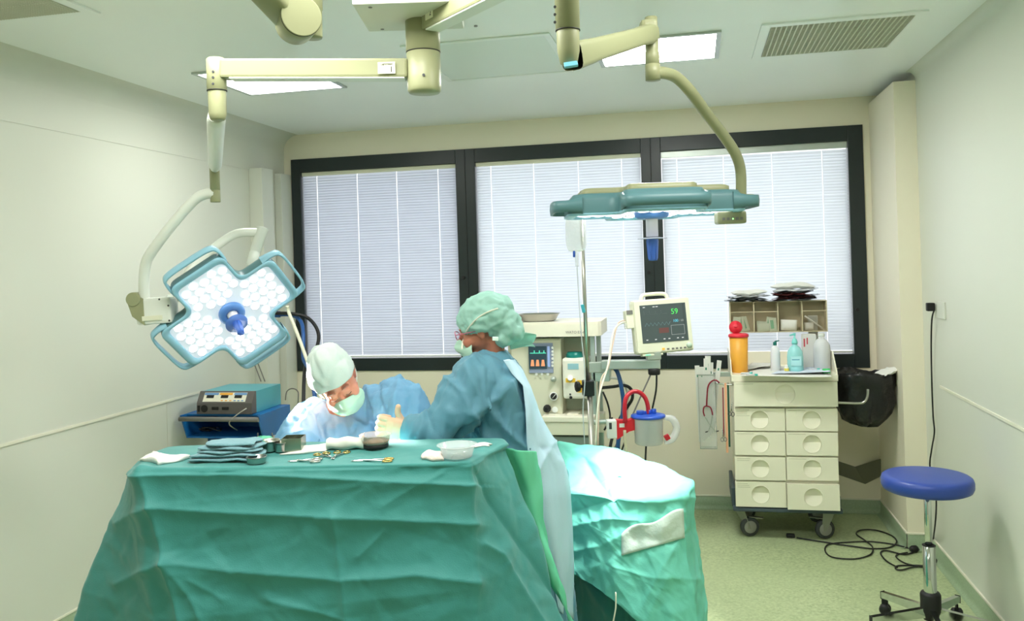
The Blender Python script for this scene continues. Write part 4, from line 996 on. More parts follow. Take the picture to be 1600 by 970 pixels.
# upstand round three sides
zr = Cp(1300, 558, .3).z
for xs in (cx0 - .006, cx1 + .001):
    MB().prism([(YC + .02, zdeck - .002), (YD + .01, zdeck - .002), (YD + .01, zr + .05), (YC + .16, zr + .05), (YC + .02, zr - .055)], 0, .007, Matrix(((0, 0, 1, xs), (1, 0, 0, 0), (0, 1, 0, 0), (0, 0, 0, 1)))).build('side_guard', M_cart, ct)
MB().box(cx0, cx1, YD + .002, YD + .01, zdeck, zr + .02).build('rear_guard', M_cart, ct)
def drawer(px0, py0, px1, py1, pull=.0, labels=0):
    a, b = Cp(px0, (py0 + py1) / 2, -pull), Cp(px1, (py0 + py1) / 2, -pull); zt, zb = Cp((px0 + px1) / 2, py0, -pull).z, Cp((px0 + px1) / 2, py1, -pull).z
    yf = YC - pull; cx, cz = (a.x + b.x) / 2, (zt + zb) / 2; R = .052 if px1 - px0 < 100 else .056; R = min(R, (zt - zb) * .42); n = 40
    g = MB(); Mf = Matrix(((1, 0, 0, cx), (0, 0, 1, yf), (0, 1, 0, cz), (0, 0, 0, 1)))   # local x right, y up, z into the cart
    hx, hz = (b.x - a.x) / 2, (zt - zb) / 2; hole = []; rect = []
    for k in range(n):
        t = 2 * PI * k / n; c_, s_ = math.cos(t), math.sin(t); hole.append((R * c_, R * s_, 0)); m_ = 1 / max(abs(c_) / hx, abs(s_) / hz); rect.append((c_ * m_, s_ * m_, 0))
    # add exact corners by snapping
    for sx in (-1, 1):
        for sz in (-1, 1):
            i = min(range(n), key=lambda i: (rect[i][0] - sx * hx) ** 2 + (rect[i][1] - sz * hz) ** 2); rect[i] = (sx * hx, sz * hz, 0)
    V_ = rect + hole; g.add(V_, [(k, (k + 1) % n, n + (k + 1) % n, n + k) for k in range(n)], 0, False, Mf)
    g.add(rect + [(x, y, .02) for x, y, z in rect], [(k, n + k, n + (k + 1) % n, (k + 1) % n) for k in range(n)], 0, False, Mf)
    # tilted recess: flush at the bottom, deep at the top
    back = [(x * .985, y * .985, .001 + .034 * (y / R + 1) / 2) for x, y, z in hole]
    g.add(hole + back, [(k, (k + 1) % n, n + (k + 1) % n, n + k) for k in range(n)], 0, True, Mf); g.add(back, [tuple(range(n))], 0, False, Mf)
    o = g.build('drawer', M_cart, ct, weld=True)
    MB().box(a.x + .01, b.x - .01, yf + .02, YC + .4, zb + .006, zt - .008).build('drawer_tray', M_cart, o)
    g = MB(); g.lathe([(R + .0005, -.0005), (R + .002, -.0012), (R + .003, 0)], 40, Mf); g.build('pull_rim', M_cart, o)
    r_ = random.Random(int(px0 + py0))
    for j in range(labels):
        MB().box(a.x + .012, a.x + .012 + (.06 + .02 * r_.random() if labels > 1 else .1), yf - .0008, yf + .001, zt - .012 - j * .011, zt - .009 - j * .011).build('faint_lettering', mat('faint_print', (196, 194, 170), .5), o)
    return o
drawer(1147, 597, 1309, 635, .02, 1)
for i, (y0, y1) in enumerate(((638, 673), (675, 711), (714, 750), (753, 792))):
    drawer(1147.5 + i * .6, y0, 1226.5 + i * .6, y1 , 0, (4, 1, 2, 3)[i]); 
    if i < 3: drawer(1228 + i * .6, y0 + .5, 1309 + i * .6, y1 + .5, 0, 1)
drawer(1230.5, 757, 1312.5, 797, .03, 0)
MB().box(cx0 - .018, cx1 + .012, YC + .0, YD + .02, zbot - .02, zbot + .002, bev=.008).build('bumper_base', mat('bumper_grey', (66, 80, 88), .5), ct)
MB().box(cx0 - .022, cx0 + .0, YC + .06, YD + .02, zbot - .01, zbot + .11, bev=.008).build('corner_bumper', mat('bumper_grey', (66, 80, 88), .5), ct)
MB().box(cx1 - .0, cx1 + .016, YC + .1, YD + .02, zbot - .01, zbot + .06, bev=.008).build('corner_bumper', mat('bumper_grey', (66, 80, 88), .5), ct)
def caster(x, y, dirx):
    g = MB(); g.lathe([(.014, -.014), (.05, -.014), (.058, -.009), (.059, 0), (.058, .009), (.05, .014), (.014, .014)], 32, Matrix.Translation((x, y, .059)) @ Matrix.Rotation(math.radians(18), 4, 'Z') @ Matrix.Rotation(PI / 2, 4, 'X'))
    w = g.build('caster_wheel', M_dark, ct)
    g = MB(); g.lathe([(1e-5, -.017), (.036, -.017), (.038, -.0145), (.038, .0145), (.036, .017), (1e-5, .017)], 28, Matrix.Translation((x, y, .059)) @ Matrix.Rotation(math.radians(18), 4, 'Z') @ Matrix.Rotation(PI / 2, 4, 'X')); g.build('hub', mat('hub_grey', (150, 148, 140), .45), w)
    top = zbot - .02; g = MB(); M_ = Matrix.Translation((x, y, 0)) @ Matrix.Rotation(math.radians(-20), 4, 'Z')
    for sy in (-.021, .021): g.prism([(-.012, .05), (.014, .05), (.045 * dirx + .02, top - .004), (.045 * dirx - .045, top - .004)], sy - .002, sy + .002, M_ @ Matrix(((1, 0, 0, 0), (0, 0, 1, 0), (0, 1, 0, 0), (0, 0, 0, 1))))
    g.box(-.045 + .045 * dirx, .045 + .0 * dirx, -.023, .023, top - .012, top, M_, bev=.003); g.build('fork', mat('fork_grey', (140, 140, 128), .4, .6), ct)
    MB().box(.0, .085 * -dirx, -.014, .014, .118, .124, M_ , bev=.002).build('brake_lever', mat('fork_grey', (140, 140, 128), .4, .6), ct)
q = PZ(1172, 838, 0); r2 = PZ(1289, 841, 0)
caster(q.x, YC + .09, -1); caster(r2.x, YC + .09, 1); caster(q.x, YC + .42, -1); caster(r2.x, YC + .42, 1)
# rear posts and tilt-bin rack
YR = YC + .40
def Rp(px, py, dy=0): return PY(px, py, YR + dy)
a, b = Rp(1141, 495), Rp(1292, 495); zt, zb = Rp(1216, 470.5).z, Rp(1216, 519).z
for xx in (Rp(1272, 500).x,): MB().box(xx - .03, xx + .03, YR + .06, YR + .075, zdeck, zb + .1, bev=.003).build('rack_post', mat('post_grey', (176, 178, 172), .4), ct)
rk = thing('bin_rack', 'brown translucent four-compartment rack standing above the cart deck', 'storage rack', ((a.x + b.x) / 2, YR, zb))
M_rk = mat('rack_beige', (206, 196, 164), .4); M_smoke = mat('smoked_plastic', (172, 158, 128), .15, alpha=.13, var=.02)
g = MB(); W4 = (b.x - a.x) / 4
MB().box(a.x, b.x, YR + .1, YR + .108, zb, zt).build('rear_panel', mat('rack_brown', (178, 166, 138), .5), rk)
MB().box(a.x, b.x, YR, YR + .1, zt - .004, zt).build('top_panel', M_rk, rk); MB().box(a.x, b.x, YR, YR + .1, zb, zb + .004).build('bottom_panel', M_rk, rk)
for i in range(5): MB().box(a.x + i * W4 - .003, a.x + i * W4 + .003, YR, YR + .1, zb, zt).build('divider', M_rk, rk)
for i in range(4):
    x0 = a.x + i * W4 + .004; x1 = x0 + W4 - .008; hgt = (zt - zb)
    if i != 2:
        f = MB().box(x0, x1, YR + .002, YR + .005, zb + .004, zb + hgt * .66).build('bin_front', M_smoke, rk)
        MB().box(x0, x1, YR + .001, YR + .007, zb + hgt * .66, zb + hgt * .68).build('lip', M_rk, f)
# packs in the bins
def packet(name, label, cat, cx, cy, z, w, h, t, tilt, m, group, strip=None, yaw=0):
    M_ = Matrix.Translation((cx, cy, z)) @ Matrix.Rotation(yaw, 4, 'Z') @ Matrix.Rotation(tilt, 4, 'Y') 
    g = MB(); rr = random.Random(int(cx * 1000)); G = []
    for j in range(7):
        row = []
        for k in range(17):
            a_ = 2 * PI * k / 16; u = math.copysign(abs(math.cos(a_)) ** .5, math.cos(a_)); v_ = math.copysign(abs(math.sin(a_)) ** .8, math.sin(a_))
            f_ = math.sin(PI * (j + .02) / 6.04) ** .35; row.append((w / 2 * u * (.97 + .03 * rr.random() * (k < 16)), t / 2 * v_ * f_, h * (j / 6)))
        row[-1] = row[0]; G.append(row)
    g.grid(G, M=M_); t_ = thing(name, label, cat, (cx, cy, z), group); g.build('wrapper', m, t_)
    if strip: MB().box(-w * .3, w * .1, -t / 2 - .002, -t / 2 + .002, h * .2, h * .85, M_).build('printed_panel', strip, t_)
M_pkg = mat('pale_wrapper', (206, 216, 196), .45); M_pkgr = mat('wrapper_green', (120, 184, 150), .45)
gz = zb + .006
x_ = a.x + .02
for i, (dx, tl, w_) in enumerate(((.015, .1, .05), (.055, -.12, .045), (.085, -.25, .045))):
    packet('gauze_packet', ['pale packet at the left end of the first bin', 'green-striped packet in the middle of the first bin', 'green-striped packet leaning at the right of the first bin'][i], 'packet', x_ + dx, YR + .03 + .015 * i, gz, w_, .095, .012, tl, M_pkg, 'packets in the tilt bins', M_pkgr if i else None)
for i, (dx, tl, w_, h_) in enumerate(((.03, .1, .09, .06), (.06, .2, .05, .09), (.045, -.05, .11, .05), (.09, -.08, .05, .085))):
    packet('gauze_packet', ['pale packet lying left in the second bin', 'pale packet standing upright behind others in the second bin', 'wide pale packet across the front of the second bin', 'green-edged packet at the right of the second bin'][i], 'packet', a.x + W4 + .03 + dx, YR + .07 - .018 * i, gz, w_, h_, .01, tl, M_pkg, 'packets in the tilt bins', M_pkgr if i in (1, 3) else None)
packet('gauze_pad', 'bulging white gauze bundle in the open third bin', 'gauze', a.x + 2.45 * W4, YR + .045, gz, .105, .07, .05, .05, M_paper, None)
packet('cotton_bundle', 'small white bundle low in the fourth bin', 'gauze', a.x + 3.3 * W4, YR + .05, gz, .06, .05, .04, 0, M_paper, None)
g = MB(); g.tube([(a.x + 3.12 * W4, YR + .02, zb + .1), (a.x + 3.9 * W4, YR + .03, zb + .012)], .005, 8); tag(g.build('plastic_stick', M_paper), 'pale stick slanting across the fourth bin', 'stick')
# flat packs on the rack
def pouch(cx, cy, z, w, d, t, yaw, m, name, label, group, seed):
    rr = np.random.RandomState(seed); nx, ny = 26, 14; G = []; ph = rr.rand(4) * 6
    top = []; bot = []
    for j in range(ny + 1):
        r1_, r2_ = [], []
        for i in range(nx + 1):
            u, v_ = i / nx * 2 - 1, j / ny * 2 - 1; e = (1 - abs(u) ** 4) * (1 - abs(v_) ** 4)
            wob = .004 * math.sin(u * 5 + ph[0]) + .003 * math.sin(v_ * 6 + ph[1]) + .003 * math.sin(u * 11 + v_ * 5 + ph[2])
            lift = .012 * abs(u) ** 3 * math.sin(ph[3] + u)
            x = w / 2 * u * (1 + .03 * math.sin(v_ * 7 + ph[0])); y = d / 2 * v_ * (1 + .04 * math.sin(u * 6 + ph[1]))
            r1_.append((x, y, t * .5 * e + wob * .6 + lift)); r2_.append((x, y, -t * .5 * e + wob * .6 + lift - .0006))
        top.append(r1_); bot.append(r2_)
    M_ = Matrix.Translation((cx, cy, z)) @ Matrix.Rotation(yaw, 4, 'Z'); g = MB(); g.grid(top, M=M_); g.grid(bot, M=M_, flip=True); o = g.build(name, m, None, weld='no')
    return tag(o, label, 'pack', group)
M_pd = mat('dark_pack', (74, 80, 80), .25, var=.3, vscale=30, coat=.5); M_pr = mat('dark_red_pack', (112, 56, 56), .25, var=.2, vscale=30, coat=.5); M_foil = mat('clear_pouch', (216, 220, 222), .2, alpha=.85, var=.1, vscale=20, coat=.6)
xc = Rp(1166, 462).x
for i, (m_, dz, w_) in enumerate(((M_pd, .010, .27), (M_pd, .022, .24), (M_foil, .034, .25))):
    pouch(xc + .01 * i, YR + .05, zt + dz, w_, .16, .011, .1 * i, m_, 'flat_pack', ['lowest dark pack of the left pile on the rack', 'second dark pack of the left pile on the rack', 'clear-topped pack on the left pile on the rack'][i], 'packs piled on the rack', 11 + i)
xc = Rp(1241, 462).x
for i, (m_, dz, w_) in enumerate(((M_pd, .010, .29), (M_pr, .021, .26), (M_pd, .032, .28), (M_pr, .043, .25), (M_pd, .054, .24), (M_foil, .067, .27))):
    pouch(xc + .012 * (i % 3 - 1), YR + .05, zt + dz, w_, .17, .011, .08 * (i % 2) - .05, m_, 'flat_pack', ['lowest dark pack of the right pile on the rack', 'dark red pack second from the bottom of the right pile', 'dark pack third from the bottom of the right pile', 'dark red pack fourth from the bottom of the right pile', 'uppermost dark pack of the right pile, under the clear pouch', 'clear wrinkled pouch on top of the right pile'][i], 'packs piled on the rack', 31 + i)
pouch(Rp(1170, 450).x, YR + .07, zt + .056, .22, .13, .036, .2, M_paper, 'white_wrap', 'crumpled white wrap on the left pile of packs', None, 77)
pouch(Rp(1240, 445).x, YR + .08, zt + .096, .27, .14, .040, -.1, M_paper, 'white_wrap', 'crumpled white wrap on the right pile of packs', None, 78)

# things on the deck
zd = zdeck + .0005
sb = thing('sharps_container', 'yellow sharps container with open red lid on the cart', 'sharps container', Cp(1155, 575, .14))
q = Cp(1155.5, 577, .12); T = Matrix.Translation((q.x, q.y, zd))
hS = Cp(1155, 523, .12).z - zd
MB().lathe([(1e-5, 0), (.046, 0), (.049, .004), (.056, hS - .012), (1e-5, hS - .012)], 36, T).build('tub', mat('sharps_yellow', (250, 184, 72), .4, transl=.2), sb)
lid = MB().lathe([(.057, hS - .014), (.061, hS - .012), (.061, hS + .002), (.05, hS + .008), (1e-5, hS + .01)], 36, T).build('lid', mat('sharps_red', (220, 44, 62), .4), sb)
g = MB(); Ml = T @ Matrix.Translation((-.014, .02, hS + .045)) @ Matrix.Rotation(math.radians(78), 4, 'X'); g.lathe([(1e-5, -.004), (.036, -.004), (.04, 0), (.04, .006), (1e-5, .01)], 30, Ml); g.build('flip_cap', mat('sharps_red', (220, 44, 62), .4), lid)
MB().box(-.012, .012, -.008, .008, .036, .056, Ml, bev=.003).build('cap_tab', mat('sharps_red', (220, 44, 62), .4), lid); MB().box(-.024, .0, .014, .022, hS + .004, hS + .014, T).build('hinge', mat('sharps_red', (220, 44, 62), .4), lid)
def bottle(px, dy, prof, parts, name, label, mbody):
    q = Cp(px, 577, dy); T = Matrix.Translation((q.x, q.y, zd)); t = thing(name, label, 'bottle', (q.x, q.y, zd))
    MB().lathe(prof, 30, T).build('body', mbody, t); return t, T
b1, T = bottle(1212, .16, [(1e-5, 0), (.026, 0), (.029, .004), (.029, .11), (.026, .135), (.012, .158), (1e-5, .16)], None, 'squeeze_bottle', 'white squeeze bottle with dark green nozzle on the cart', glassy('bottle_white', (238, 242, 246), .85, .35))
MB().cyl(T @ V((0, 0, .155)), T @ V((0, 0, .178)), .011).build('cap', mat('cap_green', (10, 110, 96), .4), b1)
g = MB(); g.tube([T @ V((0, 0, .176)), T @ V((.004, 0, .182)), T @ V((.026, 0, .187))], [.006, .005, .003], 10); g.build('nozzle', mat('cap_green', (10, 110, 96), .4), b1)
b2, T = bottle(1243, .10, [(1e-5, 0), (.043, 0), (.047, .005), (.047, .03), (.0455, .034), (.047, .038), (.047, .06), (.0455, .064), (.047, .068), (.047, .095), (.043, .125), (.030, .15), (.015, .162), (.014, .175), (1e-5, .176)], None, 'pump_bottle', 'pale turquoise disinfectant pump bottle on the cart', mat('gel_turquoise', (156, 220, 222), .2, alpha=.88))
MB().lathe([(.0, .172), (.018, .172), (.018, .182), (.012, .2), (.006, .205), (.005, .225), (1e-5, .225)], 24, T).build('collar', mat('pump_teal', (120, 206, 200), .35), b2)
g = MB(); g.tube([T @ V((.006, 0, .228)), T @ V((-.004, 0, .23)), T @ V((-.028, 0, .222))], [.009, .007, .004], 10); g.build('spout', mat('pump_teal', (120, 206, 200), .35), b2)
MB().box(-.03, .03, -.049, -.044, .045, .1, T).build('label', mat('bottle_label', (176, 226, 230), .5), b2)
MB().box(-.024, .02, -.0495, -.044, .078, .084, T).build('label_print', mat('print_teal', (90, 160, 180), .5), b2)
b3, T = bottle(1285, .2, [(1e-5, 0), (.044, 0), (.05, .006), (.05, .13), (.047, .155), (.03, .185), (.018, .192), (.018, .21), (1e-5, .21)], None, 'plastic_jug', 'frosted white plastic jug at the right of the cart deck', glassy('jug_white', (226, 228, 230), .8, .35))
MB().cyl(T @ V((0, 0, .205)), T @ V((0, 0, .225)), .02).build('cap', M_white, b3)
q = Cp(1264, 577, .26); bx2 = thing('glove_box', 'grey-white glove box with red print standing behind the bottles', 'box', (q.x, q.y, zd))
MB().box(q.x - .035, q.x + .045, q.y - .03, q.y + .04, zd, zd + .215, bev=.003).build('carton', mat('carton', (214, 214, 210), .6), bx2)
for k, (x0, x1, z0, z1) in enumerate(((-.03, -.022, .14, .19), (-.012, -.005, .155, .195))): MB().box(q.x + x0, q.x + x1, q.y - .0312, q.y - .03, zd + z0, zd + z1).build('red_print', mat('print_red', (196, 60, 76), .5), bx2)
b4, T = bottle(1229, .06, [(1e-5, 0), (.012, 0), (.013, .003), (.013, .034), (.008, .038), (.008, .048), (1e-5, .048)], None, 'small_vial', 'small vial with yellow label beside the pump bottle', M_white)
MB().lathe([(.0135, .006), (.0135, .03)], 20, T).build('label', mat('vlabel_y', (222, 206, 90), .5), b4)
def paper(pts, z, name, label, m, curl=.004, seed=1):
    qs = [V(p) for p in pts]; n = 14; top = []
    for j in range(n + 1):
        row = []
        for i in range(n + 1):
            u, v_ = i / n, j / n; p = (qs[0] * (1 - u) + qs[1] * u) * (1 - v_) + (qs[3] * (1 - u) + qs[2] * u) * v_
            row.append((p.x, p.y, z + .0012 + curl * (.5 + .5 * math.sin(u * 5 + seed)) * (u * (1 - v_)) + curl * .4 * abs(math.sin(v_ * 6 + u * 3 + seed))))
        top.append(row)
    g = MB(); g.grid(top); o = g.build(name, m, None, weld='no'); solidify(o, .0008); return tag(o, label, 'paper')
def D(px, py): return PZ(px, py, zd)
paper([D(1155, 588), D(1300, 590), D(1290, 575), D(1190, 572)], zd, 'paper_sheet', 'large white sheet under the bottles on the cart', M_paper, .006)
paper([D(1205, 586), D(1298, 587), D(1296, 577), D(1240, 577)], zd + .008, 'paper_sheet', 'bluish curled sheet at the front right of the cart deck', mat('paper_blue', (206, 216, 232), .7), .012, 3)
paper([D(1160, 581), D(1200, 577), D(1215, 568), D(1175, 570)], zd + .009, 'tissue', 'crumpled tissue between the sharps container and white bottle', M_paper, .012, 5)
def syringe(px, py, ang, c, label, zoff):
    q = PZ(px, py, zd + zoff); t = thing('syringe', label, 'syringe', q, 'loose syringe parts on the cart'); d = V((math.cos(ang), math.sin(ang), 0))
    MB().tube([q, q + d * .05], .0055, 10).build('barrel', M_frost, t); MB().tube([q + d * .05, q + d * .066], .0065, 10).build('cap', c, t)
M_turq = mat('cap_turquoise', (70, 196, 186), .4)
syringe(1158, 583, .15, M_turq, 'turquoise-tipped syringe in front of the sharps container, left one', .012)
syringe(1166, 585, -.25, M_turq, 'turquoise-tipped syringe in front of the sharps container, right one', .013)
syringe(1263, 577, .05, M_turq, 'turquoise-tipped syringe right of the pump bottle', .016)
gq = PZ(1291, 580, zd + .014); g = MB(); g.cyl(gq - RT * .02, gq + RT * .02, .017); tag(g.build('loose_green_cap', mat('lime_green', (70, 200, 110), .35)), 'bright green cap at the right end of the cart deck', 'cap')  # a loose green cap, built as one short cylinder

# ------------------------------------------------------------------ side rail with holder, hanging straps, stethoscope
q0, q1 = Cp(1098, 580, .1), Cp(1147, 584, .1)
rl = thing('side_rail', 'steel rail sticking out from the left of the cart', 'rail', q1)
MB().box(q0.x, q1.x + .0, YC + .1, YC + .108, q1.z - .017, q1.z + .012, bev=.002).build('flat_rail', M_alu, rl)
m = MB(); m.tube([Cp(1147, 601, .02), Cp(1128, 600, .02), Cp(1119, 598, .02), Cp(1117, 597, .06), Cp(1117, 592, .1)], .006, 10, sub=4); m.build('hook_bar', M_chrome, rl)
hz0, hz1 = Cp(1106, 700, .04).z, Cp(1106, 585, .04).z; hx0, hx1 = Cp(1092, 640, .04).x, Cp(1119, 640, .04).x
hd = thing('catheter_holder', 'tall clear plastic holder hanging left of the cart', 'holder', ((hx0 + hx1) / 2, YC + .06, hz0)); Mh = glassy('holder_clear', (232, 236, 232), .22)
MB().box(hx0, hx1, YC + .03, YC + .033, hz0, hz1).build('front_panel', Mh, hd); MB().box(hx0, hx1, YC + .094, YC + .097, hz0, hz1).build('rear_panel', Mh, hd)
for x in (hx0, hx1 - .003): MB().box(x, x + .003, YC + .033, YC + .094, hz0, hz1).build('side_panel', mat('holder_edge', (150, 160, 150), .2, alpha=.6), hd)
MB().box(hx0, hx1, YC + .03, YC + .097, hz0 - .003, hz0).build('bottom_panel', mat('holder_edge', (150, 160, 150), .2, alpha=.6), hd)
MB().box(hx0 - .002, hx1 + .002, YC + .029, YC + .0305, hz1 - .006, hz1 + .002).build('top_edge', mat('holder_edge2', (160, 168, 158), .3), hd)
tips = [(1089, 571, 1096), (1096, 573, 1100), (1103, 560, 1104), (1106, 556, 1106), (1111, 566, 1109), (1124, 563, 1112)]
lb_ = ['leftmost white packet fanning out of the clear holder', 'second white packet from the left in the clear holder', 'third white packet from the left in the clear holder', 'tallest middle white packet in the clear holder', 'white packet just right of the middle in the clear holder', 'rightmost white packet leaning out of the clear holder']
for i, (px, py, pb) in enumerate(tips):
    b_ = Cp(pb, 690 - i * 3, .045 + .007 * i); e_ = Cp(px, py, .045 + .007 * i); d = (e_ - b_); M_ = frame(b_, d, None, V((0, -1, 0)) + d * .0); w_ = .028 if i != 3 else .034
    t = thing('catheter_packet', lb_[i], 'packet', b_, 'white packets in the clear holder'); MB().box(0, d.length, -w_ / 2, w_ / 2, -.0025, .0025, M_, bev=.001).build('wrapper', M_paper, t)
    fz = d.length - .055 + .008 * (i % 2)
    MB().box(fz - .015, fz, -.004, .004, -.0032, .0032, M_).build('green_stripe', mat('stripe_green', (20, 130, 100), .5), t)
st = thing('stethoscope', 'dark red stethoscope draped over the clear holder', 'stethoscope', Cp(1106, 620, .02)); M_ster = mat('stethoscope_red', (140, 24, 48), .35)
def S(px, py, dy=.02): return Cp(px, py, dy)
m = MB(); m.tube([S(1124, 598, .012), S(1119, 594, .01), S(1113, 595), S(1107, 602), S(1105, 615), S(1104, 634)], .0045, 10, sub=5); m.build('tubing', M_ster, st)
for sg, pe, pt in ((-1, (1099, 643), (1101, 650)), (1, (1112, 641), (1113.5, 648))):
    m = MB(); m.tube([S(1104, 634), S((1104 + pe[0]) / 2 + sg * 1.5, 636), S(*pe), S(*pt)], .0042, 10, sub=5); m.build('yoke_tube', M_ster, st)
for pa_, pb_ in (((1101, 650), (1118, 674)), ((1113.5, 648), (1107, 674))):
    m = MB(); m.tube([S(*pa_), S((pa_[0] * .5 + pb_[0] * .5), 664), S(*pb_)], .0018, 8, sub=4); m.build('ear_tube', M_chrome, st)
MB().tube([S(1102, 675), S(1106, 674)], .0032, 8).build('ear_tip', M_black, st); MB().tube([S(1119, 674), S(1123, 673)], .0032, 8).build('ear_tip', M_black, st)
def strap(px, py0, py1, w, m_, label, dy, px2=None):
    a_ = Cp(px, py0, dy); b_ = Cp(px2 or px, py1, dy); g = MB(); d = b_ - a_; M_ = frame(a_, d, None, V((0, -1, 0)))
    g.box(0, d.length, -w / 2, w / 2, -.0012, .0012, M_); g.box(0, d.length * .97, -w / 2, w / 2, .006, .0084, M_ @ Matrix.Translation((0, 0, -.014)))
    g.box(-.002, .001, -w / 2, w / 2, -.008, .001, M_)
    return tag(g.build('tourniquet_strap', m_), label, 'strap', 'straps hanging on the hook bar')
strap(1129.5, 606, 682, .007, M_ster, 'dark red narrow strap on the hook bar left of the peach one', .015, 1131)
strap(1133.5, 599, 707, .013, mat('strap_peach', (238, 176, 138), .5), 'peach strap, the longest on the hook bar', .01, 1136.5)
strap(1137.5, 599, 698, .011, mat('strap_green', (28, 84, 62), .5), 'dark green strap on the hook bar nearest the cart', .02, 1140)
def scissors(cx, cy, dy, s_, ang, label, m_, name='scissors'):
    q = Cp(cx, cy, dy); M_ = Matrix.Translation(q) @ FRONT @ Matrix.Rotation(ang, 4, 'Z'); t = thing(name, label, 'scissors', q)
    for k in (-1, 1):
        g = MB(); c_ = V((k * .011 * s_, -.03 * s_, 0)); g.tube([c_ + V((.010 * s_ * math.cos(a_), .014 * s_ * math.sin(a_), 0)) for a_ in [2 * PI * i / 16 for i in range(16)]], .0022 * s_, 6, M=M_, closed=True); g.build('finger_ring', m_, t)
        g = MB(); g.tube([(k * .006 * s_, -.016 * s_, 0), (0, .01 * s_, 0), (-k * .003 * s_, .05 * s_, 0)], [.0022 * s_, .003 * s_, .001 * s_], 6, M=M_); g.build('blade', M_chrome, t)
scissors(1130, 680, .0, .85, .1, 'small dark-ringed scissors at the foot of the red strap', M_mid); scissors(1143, 640, .0, .9, -.1, 'dark scissors hanging beside the cart top drawer', M_dark)

# ------------------------------------------------------------------ waste bag on its bracket
bq = PY(1353, 600, 5.45); wb = thing('waste_bag', 'black bin bag on a steel ring at the right of the cart', 'bin bag', bq)
rows = []; cxb, cyb = PY(1352, 600, 5.45).x, 5.45; sB = 1 / 1.0
prof = [(.165, 580), (.170, 586), (.168, 600), (.160, 604), (.158, 612), (.163, 625), (.160, 640), (.135, 652), (.09, 660), (.03, 663), (.0, 663)]
g = MB(); rb = np.random.RandomState(5)
inner = [(.150, 588), (.148, 600), (.14, 620), (.0, 630)]
def zpx(py): return PY(1352, py, 5.45).z
ns = 64; 
for R_, py in list(reversed([(r, p) for r, p in inner])) + prof:
    row = []
    for k in range(ns + 1):
        a_ = 2 * PI * (k % ns) / ns; wob = 1 + .035 * math.sin(a_ * 7 + py * .1) + .03 * math.sin(a_ * 11 - py * .07) + .02 * math.sin(a_ * 17 + py * .2)
        rx = R_ * wob * (1 if py > 610 else 1); ry = R_ * .8 * wob; dz = .012 * math.sin(a_ * 3 + 1) if py < 610 else .01 * math.sin(a_ * 5 + py * .05)
        xx = cxb + rx * math.cos(a_) - (.02 if py > 630 and math.cos(a_) > 0 else 0) 
        row.append((xx, cyb + ry * math.sin(a_), zpx(py) + dz))
    rows.append(row)
g.grid(rows); o = g.build('bag', mat('bin_bag_black', (20, 21, 22), .28, var=.3, bump=.8, bscale=28, spec=.6), wb, weld=True)
displace(o, lambda A_: .018 * (vor_ridge(A_, .075, 3) - .4) + .006 * (vor_ridge(A_, .03, 4) - .4))
g = MB(); g.tube([(cxb + .15 * math.cos(a_), cyb + .12 * math.sin(a_), zpx(592)) for a_ in [2 * PI * i / 32 for i in range(32)]], .005, 8, closed=True); g.build('ring', M_steel, wb)
g = MB(); ya = 5.27; g.tube([PY(1310, 629, ya), PY(1340, 630, ya), PY(1350, 628, ya), PY(1355, 620, ya), PY(1356, 608, ya)], .0075, 12, sub=5); g.build('bracket_bar', M_steel, wb)
g = MB(); g.tube([PY(1308, 614, 5.5), PY(1330, 615, 5.5)], .006, 10); g.build('bracket_bar', M_chrome, wb)
pouch(PY(1385, 585, 5.45).x, 5.42, zpx(580) + .0, .13, .14, .03, .5, M_paper, 'crumpled_paper', 'white crumpled paper sticking out of the bin bag', None, 91).rotation_euler = (0, -.25, 0)
# bent dark sheet on the wall behind the cart
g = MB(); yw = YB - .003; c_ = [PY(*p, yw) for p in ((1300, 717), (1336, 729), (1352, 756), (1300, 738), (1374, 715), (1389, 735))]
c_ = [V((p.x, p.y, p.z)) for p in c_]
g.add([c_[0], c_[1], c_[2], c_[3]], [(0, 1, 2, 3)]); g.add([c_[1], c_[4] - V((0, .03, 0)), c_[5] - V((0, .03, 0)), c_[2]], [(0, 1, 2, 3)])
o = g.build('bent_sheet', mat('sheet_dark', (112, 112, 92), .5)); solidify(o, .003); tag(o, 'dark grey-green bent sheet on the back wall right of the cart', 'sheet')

# ------------------------------------------------------------------ stool
ds = 3.78; qs = P(1448, 747, ds); zS = qs.z; sx, sy = qs.x, qs.y
so = thing('swivel_stool', 'round blue-seated swivel stool on a chrome five-star base', 'stool', (sx, sy, 0)); T = Matrix.Translation((sx, sy, 0))
MB().lathe([(1e-5, zS - .052), (.17, zS - .052), (.182, zS - .046), (.189, zS - .03), (.189, zS - .008), (.184, zS + .006), (.174, zS + .013), (.155, zS + .016), (1e-5, zS + .018)], 64, T).build('seat', mat('blue_vinyl', (46, 72, 156), .38, var=.06), so)
MB().cyl((sx, sy, zS - .075), (sx, sy, zS - .051), .02).build('seat_collar', M_black, so)
zj = P(1448, 852, ds).z; zh = P(1448, 925, ds).z
MB().cyl((sx, sy, zj), (sx, sy, zS - .07), .0155).build('inner_column', M_chrome, so)
MB().lathe([(.027, zh), (.027, zj - .002), (.024, zj)], 32, T).build('outer_column', M_chrome, so); MB().lathe([(.0155, zj), (.0275, zj - .001), (.028, zj + .003), (.0155, zj + .004)], 32, T, close=True).build('column_ring', M_black, so)
MB().lathe([(.027, zh + .002), (.038, zh), (.043, zh - .01), (.043, .115), (.037, .1), (.033, .075), (1e-5, .075)], 32, T).build('hub', M_black, so)
for k, px in enumerate(((1365, 922), (1378, 975), (1460, 975), (1552, 958), (1470, 918))):
    aim = P(px[0], px[1], 1); 
angs = []
